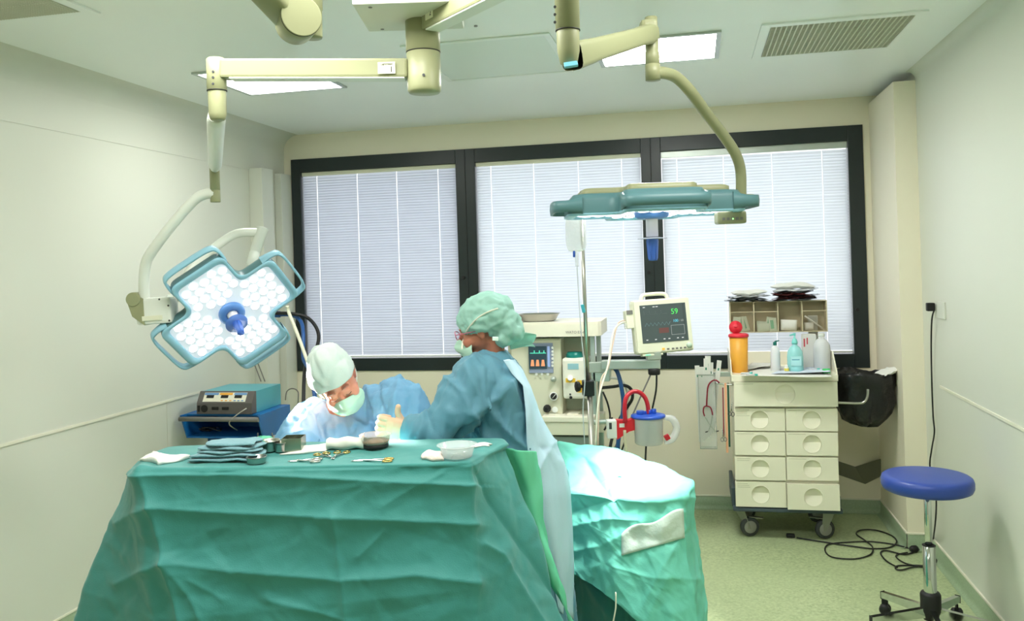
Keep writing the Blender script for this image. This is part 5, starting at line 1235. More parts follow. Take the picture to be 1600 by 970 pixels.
for (px, py) in ((1365, 905), (1372, 962), (1500, 985), (1553, 955), (1470, 915)):
    q = PZ(px, py, .1); angs.append(math.atan2(q.y - sy, q.x - sx))
base_a = angs[0] + .2
for k in range(5):
    a_ = base_a + 2 * PI * k / 5; d = V((math.cos(a_), math.sin(a_), 0)); o_ = V((sx, sy, 0)); M_ = frame(o_, d, None, UP); Lr = .275
    leg = MB(); leg.prism([(.03, .085), (Lr, .075), (Lr, .103), (.03, .128)], -.0115, .0115, M_ @ Matrix(((1, 0, 0, 0), (0, 0, -1, 0), (0, 1, 0, 0), (0, 0, 0, 1)))); lo = leg.build('leg', M_chrome, so)
    MB().box(Lr, Lr + .003, -.0125, .0125, .07, .105, M_, bev=.001).build('end_cap', M_black, lo)
    e = o_ + d * (Lr - .012); w = MB()
    for s_ in (-1, 1): w.lathe([(1e-5, .002), (.022, .002), (.025, .006), (.024, .018), (.016, .024), (1e-5, .025)], 24, Matrix.Translation((e.x, e.y, .0252)) @ Matrix.Rotation(a_ + .6, 4, 'Z') @ Matrix.Rotation(s_ * PI / 2, 4, 'X'))
    w.box(-.014, .014, -.004, .004, .02, .07, Matrix.Translation((e.x, e.y, 0)) @ Matrix.Rotation(a_ + .6, 4, 'Z')); w.build('caster', M_black, so)

# ------------------------------------------------------------------ cord, plug, wall socket
skp = PX(1474, 485, XR); sk = thing('wall_socket', 'white wall socket with black plug on the right wall', 'socket', skp)
MB().box(XR - .008, XR, skp.y - .05, skp.y + .1, skp.z - .045, skp.z + .045, bev=.003).build('plate', M_wall, sk)
pp = PX(1463, 480, XR)
cd = thing('power_cord', 'long black power cord hanging from the wall socket and coiled on the floor', 'cord', V((pp.x, pp.y, 0)))
g = MB(); g.box(XR - .05, XR - .009, pp.y - .018, pp.y + .018, pp.z - .02, pp.z + .025, bev=.006); g.build('plug', M_black, cd)
def F_(px, py): return PZ(px, py, .007)
def Wl(px, py, x=.02): return PX(px, py, XR - x)
pts = [Wl(1459, 486, .035), Wl(1456, 500, .03), Wl(1455, 540), Wl(1456, 600), Wl(1458, 650), Wl(1460, 675), Wl(1456, 700), Wl(1453, 730), Wl(1462, 770), Wl(1462, 810, .05), F_(1457, 856), F_(1462, 868), F_(1463, 877), F_(1455, 884), F_(1430, 885), F_(1410, 890), F_(1400, 889), F_(1402, 884), F_(1425, 883), F_(1445, 884), F_(1438, 885), F_(1415, 880), F_(1401, 871), F_(1403, 866), F_(1418, 863)]
g = MB(); g.tube(pts, .0042, 8, sub=6); g.build('cable', M_black, cd)
e = F_(1428, 861); g = MB(); g.lathe([(1e-5, -.024), (.012, -.022), (.019, -.01), (.02, .012), (.014, .022), (1e-5, .024)], 16, Matrix.Translation(e + V((0, 0, .013))) @ RT.to_track_quat('Z', 'Y').to_matrix().to_4x4()); g.build('coupling', M_black, cd)
pts = [F_(1436, 858), F_(1420, 856), F_(1395, 850), F_(1360, 846), F_(1325, 847), F_(1296, 850), F_(1289, 859), F_(1300, 870), F_(1335, 873), F_(1360, 866), F_(1363, 854), F_(1350, 843), F_(1338, 834), F_(1345, 828), F_(1368, 828), F_(1392, 836), F_(1401, 846), F_(1390, 855), F_(1365, 857), F_(1330, 853), F_(1290, 847), F_(1245, 840)]
g = MB(); g.tube(pts, .0042, 8, sub=6); g.build('cable', M_black, cd)
e = F_(1234, 838); MB().box(e.x - .02, e.x + .03, e.y - .014, e.y + .014, .001, .024, bev=.006).build('plug', M_black, cd)
pts = [F_(1436, 858), F_(1415, 866), F_(1385, 860), F_(1376, 864), F_(1385, 876), F_(1402, 886)]
g = MB(); g.tube(pts, .0042, 8, sub=6); g.build('cable', M_black, cd)
# ------------------------------------------------------------------ draped tables
def ring_drape(stations, name, m, rtop=40, rdown=170, per=10, rr=.02, convex=.0):
    """stations: closed list of (top, bottom, bulge); the sheet covers the top and hangs to the bottom ring"""
    tops = [s[0] for s in stations]; bots = [s[1] for s in stations]; bl = [s[2] if len(s) > 2 else 0. for s in stations]
    n = len(stations); T = []; Bm = []; K = []
    for i in range(n):
        for k in range(per[i] if hasattr(per, '__len__') else per):
            t = k / (per[i] if hasattr(per, '__len__') else per); j = (i + 1) % n
            T.append(tops[i].lerp(tops[j], t)); Bm.append(bots[i].lerp(bots[j], t)); K.append(bl[i] * (1 - t) + bl[j] * t)
    N = len(T)
    for _ in range(3):    # soften corners
        T = [(T[i - 1] + T[i] * 2 + T[(i + 1) % N]) / 4 for i in range(N)]; Bm = [(Bm[i - 1] + Bm[i] * 2 + Bm[(i + 1) % N]) / 4 for i in range(N)]
    c = sum(T, V((0, 0, 0))) / N; rows = []
    for j in range(rtop + 1):
        f = .02 + .98 * j / rtop; rows.append([c.lerp(p, f) for p in T])
    for j in range(1, rdown + 1):
        f = (j / rdown) ** 1.15; row = []
        for p, q, k in zip(T, Bm, K):
            x = p.lerp(q, f); out = V((q.x - p.x, q.y - p.y, 0)); x += out * (k * math.sin(PI * f ** .7)); row.append(x)
        rows.append(row)
    # round the edge
    for _ in range(3):
        for j in range(rtop - 2, rtop + 3):
            rows[j] = [(rows[j - 1][i] + rows[j][i] * 2 + rows[j + 1][i]) / 4 for i in range(N)]
    g = MB(); g.grid([r + [r[0]] for r in rows]); 
    return g.build(name, m, None)
ZT = 1.08
def T_(px, py): return PZ(px, py, ZT)
st_ = [
    (T_(217, 734), P(268, 1230, 2.62), .0), (T_(470, 728), P(470, 1230, 2.57), .0), (T_(620, 725), P(610, 1230, 2.58), .0), (T_(733, 722), P(752, 1230, 2.56), .0),
    (T_(762, 706), P(850, 1230, 2.58), .02), (T_(792, 692), P(968, 1230, 2.78), .03), (T_(786, 687), P(880, 1160, 3.04), .0),
    (T_(640, 689), P(650, 1150, 3.1), .0), (T_(420, 694), P(420, 1150, 3.14), .0), (T_(262, 700), P(150, 1150, 3.16), .0), (T_(226, 716), P(55, 1220, 2.85), .16)]
dr = ring_drape(st_, 'table_drape', M_drape, per=[80, 52, 40, 28, 24, 14, 20, 26, 22, 16, 40])
tag(dr, 'large creased green drape over the instrument table in the foreground', 'drape')
CR = [
    ([(217, 741), (400, 741), (639, 753), (740, 758)], .010, 16, .35),
    ([(240, 791), (320, 798), (520, 808), (620, 812), (745, 819)], .012, 15, .9),
    ([(262, 876), (350, 890), (440, 898), (530, 906), (600, 902), (651, 896), (745, 909)], .012, 16, .9),
    ([(523, 808), (526, 850), (534, 905), (540, 970)], .008, 9), ([(222, 738), (240, 790), (262, 876), (285, 970)], .012, 12),
    ([(185, 818), (240, 791)], .009, 10), ([(182, 912), (262, 876)], .010, 10), ([(262, 876), (300, 930), (322, 975)], .007, 10),
    ([(733, 722), (738, 770), (745, 860), (744, 970)], .004, 12),
    ([(745, 742), (760, 770), (787, 811), (830, 870), (905, 975)], -.008, 10, .5), ([(757, 850), (784, 866), (820, 925), (850, 975)], .010, 10, .8),
    ([(600, 830), (560, 870)], .005, 8), ([(690, 740), (640, 765), (600, 790)], .004, 9), ([(420, 938), (500, 958), (560, 975)], .005, 7), ([(330, 745), (318, 795)], .004, 14), ([(350, 935), (300, 905)], .005, 9)]
def disp_drape(A_):
    q = proj(A_); vis = (q[:, 2] < 3.3)
    h = 1.7 * creases(A_, CR) * vis
    top = (A_[:, 2] > ZT - .012)
    h += (.034 * (facet(A_, .34, 21) - .5) + .008 * (facet(A_, .14, 22) - .5) + .002 * (vor_ridge(A_, .05, 24) - .45)) * (~top)
    h += .005 * (facet(A_, .16, 23) - .5) * top
    h += .006 * np.sin(A_[:, 0] * 9 + A_[:, 2] * 5) * (~top)
    # the rear half of the top stands a little proud, behind a long crease
    st = side(q[:, :2], [(230, 716), (440, 708), (640, 704), (800, 698)])
    h += top * .008 / (1 + np.exp(st / 1.6)) 
    return h
displace(dr, disp_drape)

# emerald cloth hanging between the drape and the nurse
def sheet_px(L, R, name, m, nx=24, ny=60, bulge=.03, seed=1, amp=.006, flip=False):
    """L and R: polylines of (px, py, d) down the left and right edges"""
    def samp(Pn, t):
        k = t * (len(Pn) - 1); i = min(int(k), len(Pn) - 2); f = k - i
        return tuple(Pn[i][j] * (1 - f) + Pn[i + 1][j] * f for j in range(3))
    G = []
    for j in range(ny + 1):
        a_, b_ = samp(L, j / ny), samp(R, j / ny); row = []
        for i in range(nx + 1):
            u = i / nx; px, py, d = (a_[k] * (1 - u) + b_[k] * u for k in range(3)); row.append(P(px, py, d - bulge * math.sin(PI * u)))
        G.append(row)
    g = MB(); g.grid(G); o = g.build(name, m, None, weld='no'); displace(o, lambda A_: amp * (vor_ridge(A_, .12, seed, (.6, .6, 1.6)) - .5) * 2)
    return o
em = sheet_px([(788, 700, 3.04), (806, 760, 3.04), (826, 830, 3.02), (850, 890, 3.0), (900, 985, 3.0)], [(838, 706, 3.06), (846, 735, 3.06), (849, 790, 3.05), (866, 870, 3.05), (895, 985, 3.05)], 'emerald_drape', M_emer, bulge=.04, seed=31, amp=.016)
solidify(em, .0012); tag(em, 'bright emerald cloth hanging between the instrument table drape and the standing nurse', 'drape')

# patient table on the right with its lit drape
st2 = [
    (P(862, 762, 3.62), P(862, 868, 3.60)), (P(950, 778, 3.34), P(962, 942, 3.30)), (P(1030, 783, 3.22), P(1058, 1015, 3.16), -.05), (P(1070, 776, 3.22), P(1116, 1120, 3.15), -.15),
    (P(1083, 752, 3.5), P(1123, 1080, 3.45), -.2), (P(1040, 726, 3.62), P(1060, 1050, 3.75)), (P(960, 701, 3.72), P(960, 1000, 3.9)), (P(872, 687, 3.84), P(862, 980, 3.98)), (P(856, 700, 3.84), P(850, 960, 3.95)), (P(852, 740, 3.72), P(848, 900, 3.8))]
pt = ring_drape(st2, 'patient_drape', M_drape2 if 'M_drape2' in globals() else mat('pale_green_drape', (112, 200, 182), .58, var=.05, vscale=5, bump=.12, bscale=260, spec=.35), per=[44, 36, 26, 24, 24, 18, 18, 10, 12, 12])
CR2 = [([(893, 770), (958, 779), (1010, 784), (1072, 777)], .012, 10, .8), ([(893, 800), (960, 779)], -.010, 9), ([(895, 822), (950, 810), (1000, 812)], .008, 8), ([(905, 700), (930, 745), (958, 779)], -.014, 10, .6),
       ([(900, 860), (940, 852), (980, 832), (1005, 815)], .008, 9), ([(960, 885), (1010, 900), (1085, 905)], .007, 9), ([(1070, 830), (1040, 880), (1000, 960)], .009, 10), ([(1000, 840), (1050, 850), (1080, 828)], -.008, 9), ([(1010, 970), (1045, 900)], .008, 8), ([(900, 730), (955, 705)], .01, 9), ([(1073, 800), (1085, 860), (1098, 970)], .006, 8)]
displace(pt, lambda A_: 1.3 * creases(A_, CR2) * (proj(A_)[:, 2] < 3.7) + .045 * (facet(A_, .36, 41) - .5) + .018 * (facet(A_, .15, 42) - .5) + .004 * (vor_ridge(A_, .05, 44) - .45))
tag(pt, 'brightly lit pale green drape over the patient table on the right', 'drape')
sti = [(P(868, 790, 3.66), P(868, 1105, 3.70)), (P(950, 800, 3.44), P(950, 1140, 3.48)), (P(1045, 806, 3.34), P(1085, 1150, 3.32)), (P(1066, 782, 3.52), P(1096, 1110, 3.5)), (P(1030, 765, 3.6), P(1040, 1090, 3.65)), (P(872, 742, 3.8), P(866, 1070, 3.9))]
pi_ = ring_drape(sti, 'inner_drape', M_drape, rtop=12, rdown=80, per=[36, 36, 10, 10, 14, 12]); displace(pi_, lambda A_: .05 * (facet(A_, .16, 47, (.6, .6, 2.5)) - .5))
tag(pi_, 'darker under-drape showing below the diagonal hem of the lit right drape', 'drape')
g = MB(); g.tube([P(962, 925, 3.27), P(962, 950, 3.27), P(957, 985, 3.27), P(955, 1080, 3.27)], .003, 8, sub=3); tag(g.build('drain_tube', M_cream), 'thin cream tube hanging below the hem of the lit right drape', 'tube')
# white film patch stuck on it
bv = bvh_of(pt); G = []
for j in range(11):
    v_ = j / 10; row = []
    for i in range(19):
        u = i / 18; x = 971 * (1 - u) + (1068 + 2 * v_) * u; yt = 834 - 38 * u ** .8 - 4 * math.sin(u * 9); yb_ = 868 - 28 * u; y = yt * (1 - v_) + yb_ * v_
        p = cast(bv, x, y, 3.2); row.append(p + (CAMPOS - p).normalized() * .006)
    G.append(row)
g = MB(); g.grid(G); o = g.build('adhesive_film', mat('white_film', (208, 226, 216), .4, alpha=.85, bump=.3, bscale=60), None, weld='no'); solidify(o, .001); tag(o, 'whitish rectangular film stuck to the front of the lit right drape', 'film')

# lower front layer of the drape, its hem running down to the right
ll = sheet_px([(880, 868, 3.12), (882, 900, 3.12), (884, 905, 3.12)], [(1108, 890, 3.08), (1112, 960, 3.05), (1120, 1060, 3.02)], 'hanging_flap', M_drape, 30, 20) if False else None

# ------------------------------------------------------------------ people
def loft_person(mb, secs, n=28):
    """secs: (centre, half width vector, half depth vector)"""
    rows = []
    for c, U, D in secs:
        rows.append([c + U * math.cos(a_) + D * math.sin(a_) for a_ in [2 * PI * k / n for k in range(n)]])
    vs = [p for r in rows for p in r]; m = len(rows)
    fs = [(i * n + k, i * n + (k + 1) % n, (i + 1) * n + (k + 1) % n, (i + 1) * n + k) for i in range(m - 1) for k in range(n)]
    fs += [tuple(reversed(range(n))), tuple(range((m - 1) * n, m * n))]
    mb.add([tuple(v) for v in vs], fs, 0, True)
def rtube(mb, pts, rs, sub=4, n=16):
    P_, R_ = catmull([V(p) for p in pts], rs, sub); 
    mb.tube(P_, R_, n); mb.ball(P_[0], R_[0], n=n); mb.ball(P_[-1], R_[-1], n=n)
def head_matrix(C, F, U):
    F = F.normalized(); U = (U - F * U.dot(F)).normalized(); X = F.cross(U).normalized()
    return Matrix(((X.x, F.x, U.x, C.x), (X.y, F.y, U.y, C.y), (X.z, F.z, U.z, C.z), (0, 0, 0, 1)))
def add_head(mb, M):
    mb.ball((0, -.012, .032), .1, M, sc=(.76, .94, .90), n=28); mb.ball((0, .02, -.012), .1, M, sc=(.68, .72, .80), n=24)
    mb.ball((0, .045, -.065), .1, M, sc=(.46, .46, .50), n=20); mb.ball((0, .07, -.09), .1, M, sc=(.2, .19, .18), n=14)
    for s_ in (-1, 1):
        mb.ball((s_ * .045, .055, -.03), .1, M, sc=(.25, .3, .28), n=14); mb.ball((s_ * .03, .079, .024), .1, M, sc=(.25, .11, .075), n=14)   # cheek, brow
        mb.ball((s_ * .076, -.008, -.005), .1, M, sc=(.06, .16, .30), n=14); mb.ball((s_ * .083, -.014, .008), .1, M, sc=(.05, .12, .2), n=12)
        mb.ball((s_ * .031, .082, .004), .1, M, sc=(.15, .10, .105), n=14)       # lids
    mb.tube([M @ V((0, .088, .012)), M @ V((0, .100, -.012)), M @ V((0, .107, -.032)), M @ V((0, .096, -.042))], [.008, .0095, .0125, .008], 12, sub=3)
    mb.ball((0, .082, -.066), .1, M, sc=(.22, .12, .07), n=12)
def add_hand(mb, M, curl=1.):
    """local: x wrist->knuckles, y thumb side, z back of the hand"""
    loft_person(mb, [(M @ V((x, y, z)), M.to_3x3() @ V((0, w, 0)), M.to_3x3() @ V((0, 0, h))) for x, y, z, w, h in ((-.03, 0, 0, .026, .020), (.0, 0, 0, .028, .020), (.03, .0, .002, .037, .018), (.06, 0, .002, .041, .016), (.083, -.001, -.001, .040, .013), (.090, -.001, -.005, .036, .008))], 20)
    for i, y in enumerate((.031, .010, -.011, -.031)):
        l = (.95, 1.05, 1.0, .82)[i]; r = (.0098, .0102, .0098, .0088)[i]
        pts = [(.075, y * .98, -.002), (.085 + .006 * l, y, -.003), (.085 + .024 * l * (1.4 - curl * .4), y, -.022 * curl), (.085 + .006 * l, y * .98, -.048 * curl), (.085 - .018 * l, y * .96, -.050 * curl)]
        rtube(mb, [M @ V(p) for p in pts], [r, r * 1.12, r * 1.05, r * .97, r * .86], 4, 12)
    rtube(mb, [M @ V(p) for p in ((.018, .022, -.006), (.036, .042, -.008), (.048, .062, -.004), (.050, .082, .0))], [.015, .0135, .0118, .0105], 4, 12)

# --- seated / leaning surgeon
dS = 3.45; rl_, pt_ = math.radians(24), math.radians(36)
F0 = camvec(0, 0, 1); U0 = camvec(-math.sin(rl_), math.cos(rl_), 0)
HS = head_matrix(P(527, 596, dS), F0 * math.cos(pt_) - U0 * math.sin(pt_) + camvec(.12, 0, 0), U0 * math.cos(pt_) + F0 * math.sin(pt_))
body = MB(); add_head(body, HS)
NK = P(527, 648, 3.62); rtube(body, [HS @ V((0, -.02, -.03)), HS @ V((0, -.035, -.09)), NK], [.055, .056, .065])
R3 = RT; 
loft_person(body, [(P(535, 660, 3.64), R3 * .13, FW * .08), (P(540, 700, 3.64), R3 * .17, FW * .10), (P(545, 780, 3.68), R3 * .15, FW * .10), (P(548, 850, 3.75), R3 * .16, FW * .11)])
rtube(body, [P(480, 665, 3.6), P(455, 718, 3.45), P(520, 724, 3.27)], [.045, .04, .03]); rtube(body, [P(598, 640, 3.62), P(645, 705, 3.42), P(592, 716, 3.3)], [.045, .04, .03])
for sx_ in (505, 590): rtube(body, [P(sx_, 860, 3.75), P(sx_ - 5, 880, 3.45), P(sx_, 1040, 3.5)], [.075, .06, .042])
surg = body.build('person', M_skin, None); remesh(surg, .0045, 5)
tag(surg, 'person in a blue gown and pale cap bending over, face down in a green mask', 'person')
g = MB()
loft_person(g, [(P(527, 636, 3.64), R3 * .075, FW * .075), (P(528, 645, 3.63), R3 * .12, FW * .09), (P(534, 660, 3.62), R3 * .185, FW * .12), (P(540, 690, 3.60), R3 * .21, FW * .14), (P(545, 760, 3.64), R3 * .2, FW * .15), (P(548, 880, 3.7), R3 * .22, FW * .2), (P(548, 960, 3.7), R3 * .24, FW * .22)])
rtube(g, [P(500, 650, 3.6), P(482, 655, 3.57), P(462, 690, 3.48), P(458, 722, 3.4), P(500, 734, 3.3)], [.075, .08, .082, .07, .05])
rtube(g, [P(572, 640, 3.64), P(604, 632, 3.62), P(628, 640, 3.54), P(640, 680, 3.46), P(636, 715, 3.4), P(598, 728, 3.32)], [.085, .108, .115, .095, .075, .05])
gown = g.build('gown', M_gown_s, surg); remesh(gown, .0085, 6)
CRS = [([(590, 590), (596, 640), (605, 690)], -.014, 6, .6), ([(625, 588), (620, 620), (616, 650)], .014, 6, .5), ([(650, 600), (654, 630), (650, 670)], .012, 6, .5), ([(572, 600), (586, 640), (592, 690)], .012, 7, .6), ([(470, 632), (492, 650), (500, 690)], .012, 7, .6), ([(500, 650), (508, 690)], -.016, 6), ([(450, 680), (480, 672), (500, 690)], .012, 6, .6), ([(440, 690), (470, 686)], .01, 5), ([(600, 640), (590, 690)], -.01, 5), ([(640, 620), (634, 655)], -.012, 5)]
displace(gown, lambda A_: 1.2 * creases(A_, CRS) + .034 * (facet(A_, .2, 51, (.7, .7, 1.5)) - .5) + .018 * (facet(A_, .08, 52, (.7, .7, 1.4)) - .5))
def cap_shell(M, parent, m, seed, top=1., rim=lambda a: .035, rx=.088, ry=.112, rz=.098, cen=(0, -.012, .035), amp=.005, n=56, rows_=30, shape=None):
    G = []
    for j in range(rows_ + 1):
        row = []
        for k in range(n + 1):
            a_ = 2 * PI * (k % n) / n; zr = rim(a_) - cen[2]; th_max = math.acos(max(-.95, min(.95, zr / rz))); th = th_max * j / rows_
            x, y, z = rx * math.sin(th) ** .85 * math.cos(a_), ry * math.sin(th) ** .85 * math.sin(a_), rz * math.cos(th)
            if shape: x, y, z = shape(x, y, z)
            row.append(M @ V((cen[0] + x, cen[1] + y, cen[2] + z)))
        G.append(row)
    g = MB(); g.grid(G); o = g.build('cap', m, parent); displace(o, lambda A_: amp * 4 * (facet(A_, .1, seed) - .5)); solidify(o, .002)
    return o
def shp(x, y, z): return (x * 1.0, y, z * (1.08 if z > 0 else 1) + .016 * max(0, z / .098) ** 3 * (1 + x * 4))
cap_shell(HS, surg, M_capw, 61, rim=lambda a: .030 + .022 * math.sin(a) if math.sin(a) > 0 else .03 + .03 * math.sin(a), shape=shp, rx=.094, ry=.110, rz=.108, amp=.010)
def mask_mesh(M, parent):
    G = []
    for j in range(25):
        v_ = j / 24; z = -.006 - .118 * v_; row = []
        for i in range(41):
            u = i / 40 * 2 - 1; a_ = u * 1.25; wv = 1 - .25 * abs(2 * v_ - .9) ** 2.2
            bul = .034 * math.exp(-((v_ - .26) / .26) ** 2) * math.exp(-(u / .42) ** 2) + .012 * math.sin(PI * v_)
            x = .079 * math.sin(a_) * wv; y = .022 + (.074 + bul) * math.cos(a_) - .03 * max(0, v_ - .75) * 4 * .6
            zz = z - .030 * min(1, abs(u) * 1.6) ** 1.5 * (1 - v_) + .018 * u * u * v_ + .0016 * math.sin(v_ * 30) 
            row.append(M @ V((x, y, zz)))
        G.append(row)
    g = MB(); g.grid(G); o = g.build('face_mask', M_mask, parent, weld='no'); solidify(o, .0015); displace(o, lambda A_: .003 * (vor_ridge(A_, .03, 71) - .5)); return o
mask_mesh(HS, surg)
for s_ in (-1, 1):
    g = MB(); g.tube([HS @ V((s_ * .072, .045, -.01)), HS @ V((s_ * .084, .01, .0)), HS @ V((s_ * .086, -.04, .01))], .0018, 6, sub=4); g.build('mask_tie', M_white, surg)
    g = MB(); 
    for k in range(5): g.tube([HS @ V((s_ * .074, -.006 - .008 * k, .05)), HS @ V((s_ * (.083 + .002 * (k % 2)), -.01 - .008 * k, .025)), HS @ V((s_ * .081, -.012 - .008 * k, .0))], [.006, .007, .004], 8, sub=3)
    g.ball((s_ * .076, -.02, .028), .03, HS, sc=(.4, 1, .9), n=14)
    g.build('hair', M_hair, surg)
    g = MB(); g.tube([HS @ V((s_ * .018, .0955, -.001)), HS @ V((s_ * .03, .0985, -.004)), HS @ V((s_ * .043, .0925, -.001))], [.0012, .002, .001], 6, sub=4); g.build('eyelashes', mat('lash_dark', (70, 44, 36), .6), surg)
    g = MB(); g.tube([HS @ V((s_ * .014, .0925, .026)), HS @ V((s_ * .03, .0925, .031)), HS @ V((s_ * .046, .083, .027))], [.0025, .0036, .0015], 6, sub=4); g.build('eyebrow', mat('brow_grey', (176, 124, 104), .7, bump=.5, bscale=400), surg)
# his gloved hands behind the basins
for pw, pk, up in (((545, 714, 3.25), (575, 706, 3.24), 1), ((596, 712, 3.27), (612, 704, 3.18), 1)):
    w0 = P(*pw); d = (P(*pk) - w0).normalized(); Mh_ = frame(w0, d, None, (UP * .6 - FW * .5)); g = MB(); add_hand(g, Mh_); o = g.build('glove', M_glove, surg); remesh(o, .0035, 3)

# --- standing nurse
HN = head_matrix(P(757, 514, 3.32), camvec(-.92, -.28, -.26), camvec(-.22, .96, .0))
body = MB(); add_head(body, HN); nb = P(768, 572, 3.34)
rtube(body, [HN @ V((0, -.02, -.03)), HN @ V((0, -.012, -.085)), nb], [.047, .044, .05])
side_ = camvec(-.25, 0, -1).normalized(); fwd_ = camvec(-1, 0, .25).normalized()   # her left-right axis runs along our view; her front faces image left
def sec(px, py, hw, hd=None, d=3.34): return (P(px, py, d), RT * hw, FW * (hd or hw * 1.3))
loft_person(body, [sec(780, 572, .07, .12), sec(780, 600, .085, .15), sec(790, 680, .10, .13), sec(812, 760, .11, .14), sec(825, 830, .11, .15)])
rtube(body, [P(745, 600, 3.2), P(710, 672, 3.16), P(636, 672, 3.17)], [.042, .036, .026]); rtube(body, [P(748, 605, 3.42), P(718, 690, 3.36), P(676, 700, 3.27)], [.042, .036, .026])
for dd_, xo in ((3.24, 0), (3.42, 10)): rtube(body, [P(828 + xo, 840, dd_ + .02), P(836 + xo, 930, dd_), P(845 + xo, 1055, dd_)], [.08, .055, .038])
nur = body.build('person', M_skin2, None); remesh(nur, .0045, 5)
tag(nur, 'person in a teal-blue gown and sea-green bouffant cap standing, back turned, reaching left', 'person')
for dd_, xo in ((3.24, 0), (3.42, 10)):
    b_ = P(845 + xo, 1080, dd_); b_.z = 0; g = MB(); loft_person(g, [(V((b_.x, b_.y, 0.002)) + fwd_ * .06, fwd_ * .13, side_ * .045), (V((b_.x, b_.y, .03)) + fwd_ * .06, fwd_ * .13, side_ * .046), (V((b_.x, b_.y, .06)) + fwd_ * .03, fwd_ * .09, side_ * .04), (V((b_.x, b_.y, .09)), fwd_ * .05, side_ * .035)]); g.build('clog', M_white, nur)
g = MB()
loft_person(g, [(P(770, 546, 3.33), RT * .056, FW * .062), (P(774, 558, 3.33), RT * .068, FW * .08), (P(777, 574, 3.33), RT * .088, FW * .15), (P(774, 600, 3.33), RT * .118, FW * .19), (P(780, 640, 3.33), RT * .135, FW * .19), (P(794, 690, 3.34), RT * .158, FW * .18), (P(818, 740, 3.34), RT * .165, FW * .18), (P(826, 800, 3.34), RT * .16, FW * .19), (P(830, 880, 3.34), RT * .165, FW * .20), (P(834, 985, 3.34), RT * .17, FW * .22)])
rtube(g, [P(766, 588, 3.26), P(742, 596, 3.2), P(722, 626, 3.17), P(706, 662, 3.16), P(690, 680, 3.16), P(664, 674, 3.16), P(645, 672, 3.16)], [.085, .088, .088, .083, .074, .062, .05])
rtube(g, [P(768, 590, 3.40), P(742, 630, 3.42), P(716, 690, 3.36), P(680, 702, 3.27)], [.085, .08, .068, .05])
ng = g.build('gown', M_gown, nur); remesh(ng, .0085, 6)
CRN = [([(700, 590), (722, 612), (738, 650), (728, 662)], .012, 7, .5), ([(738, 655), (712, 690)], -.022, 8), ([(738, 650), (770, 690), (815, 720)], .014, 9, .6), ([(760, 630), (790, 670), (822, 700)], .012, 8, .5), ([(730, 645), (780, 620), (800, 590)], .010, 8), ([(640, 690), (650, 662), (672, 640)], .010, 6, .5), ([(655, 690), (662, 655)], .010, 5, .5), ([(790, 600), (812, 640), (822, 700)], .010, 6), ([(690, 600), (670, 640)], .008, 8), ([(745, 560), (715, 580)], .010, 7), ([(700, 640), (692, 690)], .008, 8), ([(730, 580), (748, 620), (738, 655)], .010, 8), ([(735, 670), (760, 690)], .01, 6), ([(780, 640), (790, 700)], -.008, 7)]
displace(ng, lambda A_: 1.8 * creases(A_, CRN) * (proj(A_)[:, 2] < 3.4) + .052 * (facet(A_, .22, 81, (.75, .75, 1.4)) - .5) + .018 * (facet(A_, .08, 82, (.7, .7, 1.4)) - .5))
# lighter back panel of the gown, wrapped over the torso
bv = bvh_of(ng)
Lf = [(786, 562), (800, 584), (817, 602), (821, 640), (823, 690), (829, 740), (842, 800), (857, 870), (873, 955)]; Rf = [(804, 562), (817, 580), (831, 604), (847, 648), (866, 690), (881, 718), (892, 760), (896, 850), (897, 968)]
def samp2(Pn, t):
    k = t * (len(Pn) - 1); i = min(int(k), len(Pn) - 2); f = k - i; return tuple(Pn[i][j] * (1 - f) + Pn[i + 1][j] * f for j in range(2))
G = []
for j in range(91):
    a_, b_ = samp2(Lf, j / 90), samp2(Rf, j / 90); row = []; dprev = None
    for i in range(23):
        u = i / 22; x, y = a_[0] * (1 - u) + b_[0] * u, a_[1] * (1 - u) + b_[1] * u
        d_ = 3.168 - .02 * math.sin(j / 90 * PI) + .10 * u ** 2.5 - .012 * (j / 90) - (.012 * (1 - j / 14) if j < 14 else 0)
        row.append(P(x, y, d_))
    # close the panel behind, around the torso
    for k in range(1, 7): row.append(P(b_[0] - 2.2 * k ** 1.5, b_[1], d_ + .05 * k))
    G.append(row)
g = MB(); g.grid(G); fl = g.build('gown_back_panel', M_flap, nur, weld='no'); fl['label'] = 'lighter blue overlapping back panel'
displace(fl, lambda A_: .006 * (vor_ridge(A_, .09, 91, (.6, .6, 2.2)) - .5) * 2 + creases(A_, [([(850, 700), (872, 740), (880, 820), (884, 960)], .008, 6), ([(866, 690), (840, 735)], -.010, 5), ([(840, 640), (846, 700), (862, 700)], .006, 5), ([(860, 870), (880, 930)], .006, 5)])); solidify(fl, .0012)
# cap, bun and loose tail
g = MB(); g.ball((0, -.02, .045), .1, HN, sc=(.98, 1.14, .92), n=40); g.ball((0, -.085, .0), .1, HN, sc=(.66, .62, .62), n=24); g.ball((0, -.115, -.035), .1, HN, sc=(.44, .42, .42), n=24); g.ball((0, -.07, -.05), .1, HN, sc=(.6, .3, .4), n=24)
cp = g.build('cap', M_capg, nur); remesh(cp, .006, 5)
